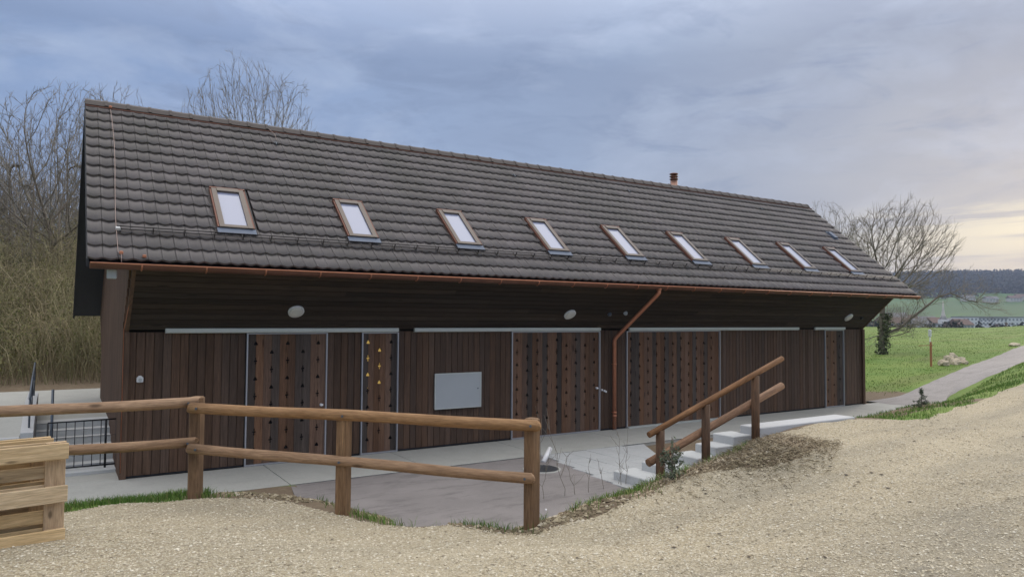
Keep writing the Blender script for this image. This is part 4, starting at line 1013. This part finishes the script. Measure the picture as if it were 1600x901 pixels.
# undergrowth: tangled arching stems and small leaves, one mass
def scrub(name, label, n, xr, yr, hmax, seed, leaf_n, leafmat, keep=None, mat=None, rr=(.004, .010)):
    g = np.random.default_rng(seed); V = []; F = []; c = 0; m = 7
    X = g.uniform(*xr, n); Y = g.uniform(*yr, n)
    if keep is not None: k = keep(X, Y); X, Y = X[k], Y[k]
    n = len(X); Z = terrain(X, Y, False); H = hmax(X, Y)*g.uniform(.35, 1.0, n); az = g.uniform(0, 2*np.pi, n); rad = H*g.uniform(.15, .75, n)
    t = np.linspace(0, 1, m)[None]; arch = g.uniform(.0, 1.0, n)[:, None]
    zz = H[:, None]*(np.sin(t*np.pi*(.5+.42*arch))); rr_ = rad[:, None]*t**1.4
    P = np.stack([X[:, None]+np.cos(az)[:, None]*rr_+np.cumsum(g.normal(0, .085, (n, m)), 1)*H[:, None]*.5, Y[:, None]+np.sin(az)[:, None]*rr_+np.cumsum(g.normal(0, .085, (n, m)), 1)*H[:, None]*.5, Z[:, None]+zz-.05], -1)
    r0 = g.uniform(rr[0], rr[1], n)[:, None]*(1-.7*t)
    off = np.array([(1, 0, 0), (-.5, .6, .6), (-.5, -.6, -.6)])
    VV = P[:, :, None, :]+off[None, None]*r0[:, :, None, None]
    V = VV.reshape(-1, 3); base = (np.arange(n)*m*3)[:, None, None]+(np.arange(m-1)*3)[None, :, None]; kk = np.arange(3)[None, None]; k2 = (kk+1) % 3
    F = np.stack([base+kk, base+k2, base+k2+3, base+kk+3], -1).reshape(-1, 4)
    me = npmesh(name, V, F); o = link(name, me, mat or M['scrub']); tag(o, label, None, None, 'stuff')
    if leaf_n:
        i = g.integers(0, n, leaf_n); j = g.integers(2, m, leaf_n); c0 = P[i, j]+g.normal(0, .10, (leaf_n, 3)); s = g.uniform(.012, .038, leaf_n)
        a = g.normal(0, 1, (leaf_n, 3)); a /= np.linalg.norm(a, axis=1)[:, None]; b = g.normal(0, 1, (leaf_n, 3)); b = np.cross(a, b); b /= np.linalg.norm(b, axis=1)[:, None]
        q = np.stack([c0-a*s[:, None], c0+b*s[:, None]*.5, c0+a*s[:, None], c0-b*s[:, None]*.5], 1).reshape(-1, 3)
        F = np.arange(leaf_n*4).reshape(-1, 4); tag(link(name+'_leaves', npmesh(name+'_leaves', q, F, False), leafmat), 'small olive leaves and buds on the scrub', None, None, 'stuff')
    return o
hs = lambda X, Y: np.interp(Y, [20, 22, 26, 32, 40], [1.4, 2.1, 3.0, 4.2, 5.2])*(1+.16*np.sin(X*1.3)+.12*np.sin(X*2.9+1))
scrub('undergrowth', 'dense olive brown tangle of brambles and bare shrubs filling the wood edge', 20000, (-15, 4.5), (20.3, 30), hs, 4, 150000, M['leaf'])
scrub('undergrowth_behind', 'taller grey brown thicket deeper in the wood', 8000, (-20, 8), (29, 44), hs, 6, 60000, M['leaf'], None, M['twig_olive'], (.008, .018))
# a long fallen branch arching over the scrub at the left
# ---------------- right: spreading bare tree with ivy on its stem and a long low limb
def big_right_tree():
    global rng
    rng = np.random.default_rng(44); a, b = TB(), TB()
    x, y = hit(1378, 553); D = (Vector((x, y, 1.5))-CAM).dot(_F2); k = D/1114.7      # metres per pixel there
    rt = np.array([_R.x, _R.y, 0])
    H = 240*k
    fork = rt*.25+np.array([0, 0, H*.20])
    gg = np.random.default_rng(8); n = 8500
    A = ellip(gg, n, (0, 0, H*.60), (H*.385, H*.36, H*.37), -.62); A[:, 0:2] += np.outer(A[:, 2]/H, rt[:2])*H*.10
    A = A[(A[:, 2] > H*.22)]
    root = [np.zeros(3)+rt*.02*i*.3+np.array([0, 0, i*.3-.2]) for i in range(int(H*.30/.3)+1)]
    am, bmh = colonize(5, A, root, 0, .24, .34, 1.9, .08, .26, .0080, 2.2, (.38, 5), .04)
    # long drooping limb reaching right at roof-edge height
    p = fork-np.array([0, 0, H*.06]); pts = [p]
    for f, h in ((.12, .03), (.25, .09), (.40, .17), (.55, .235), (.68, .26), (.82, .22), (.95, .20)): pts.append(p+rt*(f*150*k)+np.array([0, 0, h*H])+rng.normal(0, .06, 3))
    a.tube(pts, np.linspace(.075, .016, len(pts)), 6)
    for i in range(1, len(pts)):
        for j in range(5):
            d = unit(rt*.5+rng.normal(0, .5, 3)+np.array([0, 0, .25])); grow(a, b, np.array(pts[i]), d, 1.4, .016, 3, 5, .7, .15, (0, 0, 5, 5, 4))
    for j in range(6):
        d = unit(rt*rng.uniform(-.6, 1)+rng.normal(0, .3, 3)+np.array([0, 0, .2])); grow(a, b, fork*rng.uniform(.5, 1), d, H*.20, .03, 3, 5, .7, .0, (0, 0, 6, 5, 3))
    o = thing('spreading_tree', 'large spreading bare tree with ivy clad stem beyond the right end of the barn', 'tree', (x, y, tz(x, y)-.05))
    link('trunk', am, M['bark'], o); link('crown', bmh, M['twig'], o); link('low_limb', a.mesh('low_limb'), M['bark'], o); link('low_limb_twigs', b.mesh('low_limb_twigs'), M['twig'], o)
    n = 1200; g = rng; zz = g.uniform(0, H*.27, n); aa = g.uniform(0, 6.28, n); rr = .13+.24*g.random(n)**1.5*np.abs(np.sin(zz*2.3+aa*2))
    c0 = np.stack([np.cos(aa)*rr+rt[0]*zz*.1, np.sin(aa)*rr+rt[1]*zz*.1, zz], -1)
    u = g.normal(0, 1, (n, 3)); u /= np.linalg.norm(u, axis=1)[:, None]; v = np.cross(u, g.normal(0, 1, (n, 3))); v /= np.linalg.norm(v, axis=1)[:, None]; s = g.uniform(.03, .075, n)[:, None]
    q = np.stack([c0-u*s, c0+v*s*.7, c0+u*s, c0-v*s*.7], 1).reshape(-1, 3); link('ivy', npmesh('ivy', q, np.arange(n*4).reshape(-1, 4), False), M['ivy'], o)['kind'] = 'stuff'
big_right_tree()
x, y = at(1294, 52); place_tree('bare_tree', TC, 'faint small bare tree just behind the right end of the ridge', x, y, 1.15, 1.2, bt)
# dark bushes and small trees beyond the crest, in front of the town
random.seed(5)
for i, (px, D, s) in enumerate(((1392, 95, .42), (1424, 120, .55), (1440, 105, .40), (1412, 90, .36), (1365, 85, .40), (1452, 135, .5))):
    x, y = at(px, D); place_tree('bare_tree', (TC, TBm)[i % 2], ['low bare tree behind the meadow crest left of the church mast', 'twiggy bare tree beyond the crest below the barn eave', 'small round bare tree beyond the crest before the houses', 'thin bare shrub tree right of the ivy stem', 'low twiggy tree left of the ivy stem', 'bare tree nearest the white mast'][i], x, y, s, i, ot, 'bare trees beyond the meadow crest')
x, y = at(1573, 106); scr_c = (x, y)

# ---------------- grass blades
def blades(name, pts, hgt, wid, mat, label, seed=1, lean=.35):
    g = np.random.default_rng(seed); X, Y = pts[:, 0], pts[:, 1]; n = len(X); Z = terrain(X, Y)
    h = hgt*g.uniform(.45, 1.25, n); a = g.uniform(0, 2*np.pi, n); w_ = wid*g.uniform(.6, 1.3, n)
    dx, dy = np.cos(a), np.sin(a); lx = g.normal(0, lean, n)*h; ly = g.normal(0, lean, n)*h
    p0 = np.stack([X-dx*w_, Y-dy*w_, Z-.01], -1); p1 = np.stack([X+dx*w_, Y+dy*w_, Z-.01], -1)
    m0 = np.stack([X+dx*w_*.7+lx*.35, Y+dy*w_*.7+ly*.35, Z+h*.6], -1); m1 = np.stack([X-dx*w_*.7+lx*.35, Y-dy*w_*.7+ly*.35, Z+h*.6], -1); tp = np.stack([X+lx, Y+ly, Z+h], -1); tq = tp+np.stack([dx*w_*.12, dy*w_*.12, 0*h], -1)
    V = np.stack([p0, p1, m0, m1, tp, tq], 1).reshape(-1, 3); b = np.arange(n)[:, None]*6
    F = np.concatenate([b+np.array([[0, 1, 2, 3]]), b+np.array([[3, 2, 5, 4]])])
    return tag(link(name, npmesh(name, V, F, False), mat), label, None, None, 'stuff')
g = np.random.default_rng(9)
def clumps(n, xr, yr, f):
    X = g.uniform(*xr, n); Y = g.uniform(*yr, n); k = f(X, Y) > g.random(n); return np.stack([X[k], Y[k]], -1)
def nearf(X, Y):
    sd, wd, _, _ = crest_sd(X, Y); v = vnoise(X, Y, 1.9, 3)*.6+vnoise(X, Y, 5, 8)*.4
    left = (X < 1.55)*(sd > -.03+.08*v)*(Y < 10.3-.15*X)*(.85)*(X > -4)
    right = (X > 4.2)*(X < 7.6)*(sd > .10)*(sd < 1.15)*np.clip((v-.14)*3, 0, 1)+np.exp(-((X-5.3)/.45)**2-((sd-.45)/.28)**2)+.9*np.exp(-((X-6.2)/.35)**2-((sd-.5)/.25)**2)+.9*np.exp(-((X-2.75)/.16)**2-((sd-.2)/.15)**2)+.8*np.exp(-((X-3.5)/.22)**2-((sd-.35)/.2)**2)
    mid = (X >= 1.55)*(X <= 4.2)*(sd > .02)*(sd < .8)*np.clip((v-.35)*3, 0, 1)
    verge = (X > 12.0)*(sd > .05+.25*v)*(sd < wd+1)*.9*(Y < 10.4+np.clip(X-20, 0, 30)*.2)
    return left+right+mid+verge
c1 = clumps(120000, (-2.5, 8.5), (5.2, 10.4), nearf)
blades('grass', c1, .085, .0035, M['grass'], 'short green grass tufts along the edge of the gravel', 2)
def pathsd(X, Y):
    return X*0
c2 = clumps(220000, (12, 45), (6.5, 21), lambda X, Y: nearf(X, Y)*np.clip(1.3-X/50, .15, 1)*np.clip(.75+.9*vnoise(X, Y, 1.4, 5), .12, 1))
pc = np.concatenate([la, ra[::-1]]); c2 = c2[polysd([tuple(p) for p in pc[::4]], c2[:, 0], c2[:, 1]) < -.05]
blades('verge_grass', c2, .065, .006, M['grass'], 'fresh green grass strip between gravel track and path', 3)
# meadow tufts, thinning with distance
n = 80000; r = 21+75*g.random(n)**1.5; a = np.radians(g.uniform(48, 76, n)); X = r*np.sin(a); Y = r*np.cos(a)
sd = crest_sd(X, Y)[0]; ok = (Y > 12.3)*(sd > .6)*(X > 19.9)
dp_ = np.exp(-((X-21.2)/2.0)**2-((Y-12.9)/1.0)**2); ok = ok*(g.random(n) > dp_*1.5) > 0
c3 = np.stack([X, Y], -1)[ok]; c3 = c3[polysd([tuple(p) for p in pc[::4]], c3[:, 0], c3[:, 1]) < -.08]
blades('meadow_grass', c3, .035, .010, M['meadow'], 'rough green meadow grass rising to the crest', 4)

# ---------------- loose chips on the gravel, litter and clods on the soil
def chips(name, X, Y, zoff, smin, smax, mat, label, seed, flat=.55, lift=0):
    g = np.random.default_rng(seed); n = len(X); Z = zoff(X, Y); s = smin+(smax-smin)*g.random(n)**2.2
    base = np.array([(1, 0, 0), (-1, 0, 0), (0, 1, 0), (0, -1, 0), (0, 0, 1), (0, 0, -1)], float)
    P = base[None]*(1+g.uniform(-.35, .35, (n, 6, 1)))+g.normal(0, .16, (n, 6, 3)); P[:, :, 2] *= flat; P[:, :, 0] *= g.uniform(.7, 1.5, n)[:, None]
    a = g.uniform(0, 6.28, n); ca, sa = np.cos(a)[:, None], np.sin(a)[:, None]
    Q = np.stack([P[:, :, 0]*ca-P[:, :, 1]*sa, P[:, :, 0]*sa+P[:, :, 1]*ca, P[:, :, 2]], -1)*s[:, None, None]
    Q += np.stack([X, Y, Z+s*flat*.35+lift], -1)[:, None]
    tri = np.array([(4, 0, 2), (4, 2, 1), (4, 1, 3), (4, 3, 0), (5, 2, 0), (5, 1, 2), (5, 3, 1), (5, 0, 3)])
    F = (np.arange(n)[:, None, None]*6+tri[None]).reshape(-1, 3)
    return tag(link(name, npmesh(name, Q.reshape(-1, 3), F, False), mat), label, None, None, 'stuff')
n = 150000; D = 3.0*np.exp(g.random(n)*math.log(16/3.0)); px = g.uniform(-60, 1700, n)
dx = _F2.x+_R3.x*(px-800)/FPX; dy = _F2.y+_R3.y*(px-800)/FPX; X, Y = dx*D, dy*D
k = crest_sd(X, Y)[0]+.85*np.exp(-(((X-7.6)/1.45)**2+((Y-5.75)/.75)**2)**1.5) < .03+.10*vnoise(X, Y, 4, 2)+g.random(n)*.12; X, Y = X[k], Y[k]
chips('gravel_chips', X, Y, lambda X, Y: gz(X, Y), .0035, .0125, M['pebble'], 'loose pale limestone chips lying on the gravel', 5)
k = g.random(len(X)) < .003; chips('gravel_stones', X[k], Y[k], lambda X, Y: gz(X, Y), .009, .021, M['pebble'], 'a few larger pale stones lying loose on the gravel', 6)
n = 420; X = g.uniform(2, 14, n); Y = g.uniform(1, 7, n); k = crest_sd(X, Y)[0] < -.2; chips('leaf_bits', X[k], Y[k], lambda X, Y: gz(X, Y)+.008, .008, .026, M['litter'], 'small dark dead leaves scattered on the gravel', 11, .15)
n = 42000; X = g.uniform(1.6, 10.4, n); Y = g.uniform(4.6, 9.4, n); sd = crest_sd(X, Y)[0]; sd = sd+.85*np.exp(-(((X-7.6)/1.45)**2+((Y-5.75)/.75)**2)**1.5); k = (sd > -.08)*(sd < 1.7)*((X > 3.2) | (Y > 7.7))*(X < 9.2) > 0
X, Y = X[k], Y[k]; chips('soil_clods', X, Y, lambda X, Y: terrain(X, Y), .006, .030, M['debris'], 'dark soil clods and crumbs on the bank', 7, .7)
# dry stalk litter on the heap
n = 6500; X = 7.3+g.normal(0, .95, n); Y = 5.75+g.normal(0, .45, n); k = (crest_sd(X, Y)[0] > -.9)*(X < 9.3) > 0; X, Y = X[k], Y[k]; n = len(X); Z = terrain(X, Y)
tb = TB(); 
for i in range(n):
    a = g.uniform(0, 6.28); l_ = g.uniform(.03, .13); dz = g.uniform(-.1, .5)*l_; p = np.array([X[i], Y[i], Z[i]+.006]); d = np.array([math.cos(a)*l_, math.sin(a)*l_, dz])
    tb.tube([p, p+d*.5+[0, 0, .012], p+d], [.0035, .003, .0015])
tag(link('dry_litter', tb.mesh('dry_litter'), M['debris']), 'brown roots and dry stalks littering the soil heap', None, None, 'stuff')

# ---------------- thin bare saplings, shrub at the first rail post, conifer seedling
def sapling(px, py, top, bend, lab, seed, nb=5):
    global rng
    rng = np.random.default_rng(seed); x, y = hit(px, py); D = (Vector((x, y, tz(x, y)))-CAM).dot(_F2); h = (py-top)*D/1114.7
    tb = TB(); rt = np.array([_R.x, _R.y, 0]); pts = [np.array([0, 0, -.03])]; k = 7
    for i in range(1, k+1): pts.append(np.array([0, 0, h*i/k])+rt*(bend*D/1114.7)*(i/k)**1.2+rng.normal(0, .010, 3))
    tb.tube(pts, np.linspace(.0055, .0022, k+1), 4); st = tb.mesh('stem'); t2 = TB()
    for j in range(nb):
        i = rng.integers(2, k); p = pts[i]; d = unit(np.array([rng.normal(0, .5), rng.normal(0, .5), 1])); l_ = h*rng.uniform(.12, .35)
        t2.tube([p, p+d*l_*.5+rng.normal(0, .01, 3), p+d*l_], [.003, .0025, .0015])
    o = thing('bare_sapling', lab, 'sapling', (x, y, tz(x, y)), 0, 'thin bare saplings on the soil bank'); link('stem', st, M['twig'], o); link('twigs', t2.mesh('twigs'), M['twig'], o)
sapling(842, 790, 655, 4, 'bare sapling closest to the end fence post', 1); sapling(848, 786, 700, 12, 'short bare sapling just right of the end fence post', 2)
sapling(882, 782, 655, -28, 'bare sapling bent strongly to the left', 3, 7); sapling(900, 780, 705, -22, 'low bare sapling leaning left over the asphalt', 4)
sapling(919, 776, 715, 3, 'straight short bare sapling before the yard corner', 5, 3); sapling(945, 771, 716, -12, 'hooked bare sapling before the flagstones', 6, 3)
sapling(971, 766, 672, -6, 'tall dark bare sapling in the middle of the row', 7, 6); sapling(978, 764, 668, 3, 'tall pale bare sapling right of the dark one', 8, 6)
sapling(1017, 754, 725, 4, 'shortest bare sapling left of the first rail post', 9, 3); sapling(965, 764, 722, 10, 'small forked bare sapling in front of the tall pair', 10, 4)
def leafy(name, cat, lab, px, py, top, wpx, seed, mat, n=900, cone=False):
    g = np.random.default_rng(seed); x, y = hit(px, py); D = (Vector((x, y, tz(x, y)))-CAM).dot(_F2); k = D/1114.7; h = (py-top)*k; w_ = wpx*k/2
    o = thing(name, lab, cat, (x, y, tz(x, y)-.02)); tb = TB(); C = []
    for j in range(34):
        f = g.uniform(.05, 1); a = g.uniform(0, 6.28); rr = w_*((1-f)*1.1+.05 if cone else math.sin(math.pi*min(1, f*.8+.15)))*g.uniform(.6, 1.1)
        p = np.array([0, 0, h*f*(.9 if cone else .5)]); q = np.array([math.cos(a)*rr, math.sin(a)*rr, h*f+(0 if not cone else -rr*.1)]); mid = (p+q)/2+g.normal(0, .01, 3)
        tb.tube([p, mid, q], [.006*(1.3-f), .004, .002]); C += [p+(q-p)*t for t in g.uniform(.2, 1, 8)]
    tb.tube([(0, 0, 0), (0, 0, h*.5), (0, 0, h)], [.012, .008, .003], 5); link('stems', tb.mesh('stems'), M['twig'], o)
    C = np.array(C); c0 = C[g.integers(0, len(C), n)]+g.normal(0, .013, (n, 3)); u = g.normal(0, 1, (n, 3)); u /= np.linalg.norm(u, axis=1)[:, None]; v = np.cross(u, g.normal(0, 1, (n, 3))); v /= np.linalg.norm(v, axis=1)[:, None]
    s = g.uniform(.012, .024, n)[:, None]*(1.1 if cone else 1); asp = .18 if cone else .45
    q = np.stack([c0-u*s, c0+v*s*asp, c0+u*s, c0-v*s*asp], 1).reshape(-1, 3); link('foliage', npmesh('foliage', q, np.arange(n*4).reshape(-1, 4), False), mat, o)['kind'] = 'stuff'
leafy('small_shrub', 'shrub', 'small grey green shrub growing against the lowest rail post', 1050, 748, 680, 44, 3, M['needle'], 620)
leafy('conifer_seedling', 'conifer', 'tiny dark conifer seedling on the verge beside the path', 1440, 638, 606, 30, 4, M['needle'], 1500, True)

# ------------------------------------------------------------------ the far valley: town, trees and the wooded ridge
M['render'] = plain('pale_house_render', (.50, .49, .46), .85, 0, .3, .1, bmp=0); M['hall'] = plain('grey_metal_hall_cladding', (.62, .64, .68), .6, 0, .2, .1, bmp=0)
M['redroof'] = plain('weathered_tile_roof', (.16, .11, .09), .8, 0, .5, .2, bmp=0); M['greyroof'] = plain('grey_roof', (.22, .22, .24), .8, 0, .5, .2, bmp=0); M['winglass'] = plain('far_window_glass', (.22, .24, .28), .3, 0, 1, .1, bmp=0)
def house(px, D, w_, d_, h, roof, lab, rz=0, nw=4, wall='render', flat=False, zb=None, grp='houses of the far town', st=2):
    x, y = at(px, D); z = tz(x, y) if zb is None else zb
    o = thing('hall' if flat else 'house', lab, 'hall' if flat else 'house', (x, y, z), -YAW+rz, grp)
    MB().box(-w_/2, w_/2, -d_/2, d_/2, -3, h).build('wall', M[wall], o)
    r = MB()
    if flat: r.box(-w_/2-.3, w_/2+.3, -d_/2-.3, d_/2+.3, h+.003, h+.6)
    else: r.prism([(-d_/2-.6, h-.3), (0, h+d_*.38), (d_/2+.6, h-.3)], (-w_/2-.5, 0, 0), (0, 1, 0), (0, 0, 1), (1, 0, 0), w_+1)
    r.build('roof', M[roof], o)
    for k in range(nw):
        for s_ in range(st):
            xx = -w_/2+(k+.5)*w_/nw; zz = h*(s_+.45)/st; MB().box(xx-w_/nw*.24, xx+w_/nw*.24, -d_/2-.06, -d_/2+.02, zz-h/st*.22, zz+h/st*.25).build('window', M['winglass'], o)
def zat(py, D): return HC+(501.5-py)*D/1114.7
D0 = 430
H = [(1406, 430, 11, 9, 'redroof', 506, 'pale house with red roof left among the bare trees'), (1398, 470, 13, 10, 'greyroof', 499, 'grey roofed house furthest left under the barn eave'), (1418, 480, 10, 9, 'redroof', 501, 'small red roofed house behind the big tree stem'),
     (1431, 440, 12, 9, 'greyroof', 508, 'low pale house at the crest left of the white hall'), (1447, 500, 12, 9, 'greyroof', 503, 'light gabled house between hall and church'), (1462, 470, 11, 9, 'redroof', 505, 'broad pale house directly left of the church'),
     (1487, 480, 13, 9, 'greyroof', 506, 'flat looking grey house right of the church'), (1500, 440, 12, 9, 'redroof', 508, 'low house before the long hall'), (1384, 450, 11, 9, 'redroof', 504, 'house mostly hidden by the ivy clad tree')]
for i, (px, D, w_, d_, rf_, py, lab) in enumerate(H): house(px, D, w_, d_, 5.2, rf_, lab, rz=((i*37) % 9-4)*.12, zb=zat(py, D)-4.5)
house(1446, 425, 16, 9, 4.6, 'greyroof', 'small bright white hall left of the church', nw=5, wall='hall', flat=True, zb=zat(507, 425)-4.6, st=1)
for px, w_, py, h, lab, nw in ((1519, 24, 497, 6, 'long pale grey hall nearest the church', 8), (1543, 22, 499, 6, 'middle section of the long industrial halls', 7), (1568, 26, 497, 6.5, 'right hand long white hall below the fields', 9)):
    house(px, 560, w_, 14, h, 'greyroof', lab, nw=nw, wall='hall', flat=True, zb=zat(py, 560)-h+1, st=2, grp='long industrial halls')
x, y = at(1474, 455); zb = zat(512, 455)
chh = thing('church', 'small white church with slender tapering white spire in the far town', 'church', (x, y, zb-3), -YAW)
MB().box(-2.2, 2.2, -2.2, 2.2, 0, 8.5).build('tower', M['white'], chh); m_ = MB(); m_.tube([(0, 0, 8.5), (0, 0, 11.5), (0, 0, 15), (0, 0, 20.5)], [2.4, 1.1, .55, .18], 8); m_.build('spire', M['render'], chh); MB().box(2.3, 12, -3, 3, 0, 5).build('nave', M['render'], chh)
m_ = MB(); m_.prism([(-3.4, 5), (0, 8), (3.4, 5)], (2.3, 0, 0), (0, 1, 0), (0, 0, 1), (1, 0, 0), 10); m_.build('nave_roof', M['greyroof'], chh)
for px, D, py, lab, rf_ in ((1513, 1350, 467, 'lone farmhouse on the left below the wooded ridge', 'greyroof'), (1548, 1300, 470, 'pale farm building in the middle of the far fields', 'greyroof'), (1585, 1300, 470, 'red roofed farmhouse at the far right below the ridge', 'redroof'), (1596, 1340, 468, 'second red roofed farmhouse at the right picture edge', 'redroof')):
    x, y = at(px, D); house(px, D, 22, 12, 6, rf_, lab, nw=4, zb=tz(x, y)+.5, grp='farms under the ridge')
# crowns: each a ragged little clump of faces
def crowns(name, X, Y, Z, Hh, W, seed, label, mat, conif):
    g = np.random.default_rng(seed); n = len(X); nf = 16
    t = g.random((n, nf)); a = g.uniform(0, 6.28, (n, nf)); con = conif(g, n)[:, None]
    rad = np.where(con, (1-t)*.5+.04, np.sqrt(np.clip(1-(2*t-1)**2, 0, 1))*.5)*W[:, None]*g.uniform(.6, 1.1, (n, nf))
    c = np.stack([X[:, None]+np.cos(a)*rad, Y[:, None]+np.sin(a)*rad, Z[:, None]+Hh[:, None]*(.12+.88*t)], -1)
    s = (W[:, None]*(.30-.12*t))[..., None]; u = g.normal(0, 1, (n, nf, 3)); u /= np.linalg.norm(u, axis=-1, keepdims=True); v = np.cross(u, g.normal(0, 1, (n, nf, 3))); v /= np.linalg.norm(v, axis=-1, keepdims=True)
    q = np.stack([c-u*s, c+v*s, c+u*s, c-v*s], 2).reshape(-1, 3)
    # a stem down to the ground closes each crown
    tag(link(name, npmesh(name, q, np.arange(n*nf*4).reshape(-1, 4), False), mat), label, None, None, 'stuff')
g = np.random.default_rng(31)
n = 17000; a = np.radians(g.uniform(30, 84, n)); r = 1850+900*g.random(n)**1.3; X, Y = r*np.sin(a), r*np.cos(a)
crowns('forest', X, Y, terrain(X, Y, False), g.uniform(13, 24, n), g.uniform(8, 13, n), 2, 'continuous dark wood along the far ridge', M['forest'], lambda g, n: g.random(n) < .6)
n = 900; a = np.radians(g.uniform(50, 72, n)); r = 1480+380*g.random(n); X, Y = r*np.sin(a), r*np.cos(a); k = vnoise(X, Y, .006, 3) > .25
crowns('field_copse', X[k], Y[k], terrain(X, Y, False)[k], g.uniform(7, 13, k.sum()), g.uniform(7, 11, k.sum()), 3, 'brown hedges and copses between the far fields', M['forest'], lambda g, n: g.random(n) < .1)
n = 420; px = g.uniform(1345, 1600, n); D = g.uniform(380, 640, n); X = np.array([at(p, d)[0] for p, d in zip(px, D)]); Y = np.array([at(p, d)[1] for p, d in zip(px, D)])
k = (px < 1500) | ((g.random(n) < .25)); X, Y, D = X[k], Y[k], D[k]
crowns('town_trees', X, Y, np.array([zat(509, d)-5.5 for d in D]), g.uniform(4, 9, len(X)), g.uniform(3.5, 7, len(X)), 4, 'brown bare trees between the far houses', M['forest'], lambda g, n: g.random(n) < .08)
n = 60; px = g.normal(1573, 6, n); X = np.array([at(p, 104)[0] for p in px]); Y = np.array([at(p, 104+g.uniform(0, 3))[1] for p in px])
crowns('crest_bushes', X, Y, terrain(X, Y, False)-.2, g.uniform(.6, 1.6, n), g.uniform(.5, 1.1, n), 8, 'low brown bushes on the meadow crest before the long halls', M['debris'], lambda g, n: g.random(n) < 0)

# ------------------------------------------------------------------ haze: one closed box of even air over the whole valley
hz = MB(); hz.box(-1700, 4400, -1100, 4400, -60, 175); HZ = hz.build('haze', None); tag(HZ, 'thin blue air between the viewer and the far ridge', None, None, 'stuff')
hm = bpy.data.materials.new('haze_air'); hm.use_nodes = True; t = hm.node_tree; t.nodes.clear(); pv = N(t, 'ShaderNodeVolumePrincipled'); pv.inputs['Color'].default_value = (.62, .74, 1, 1); pv.inputs['Density'].default_value = .00016; pv.inputs['Anisotropy'].default_value = .0
ou = N(t, 'ShaderNodeOutputMaterial'); L(t, pv.outputs[0], ou.inputs['Volume']); HZ.data.materials.append(hm)
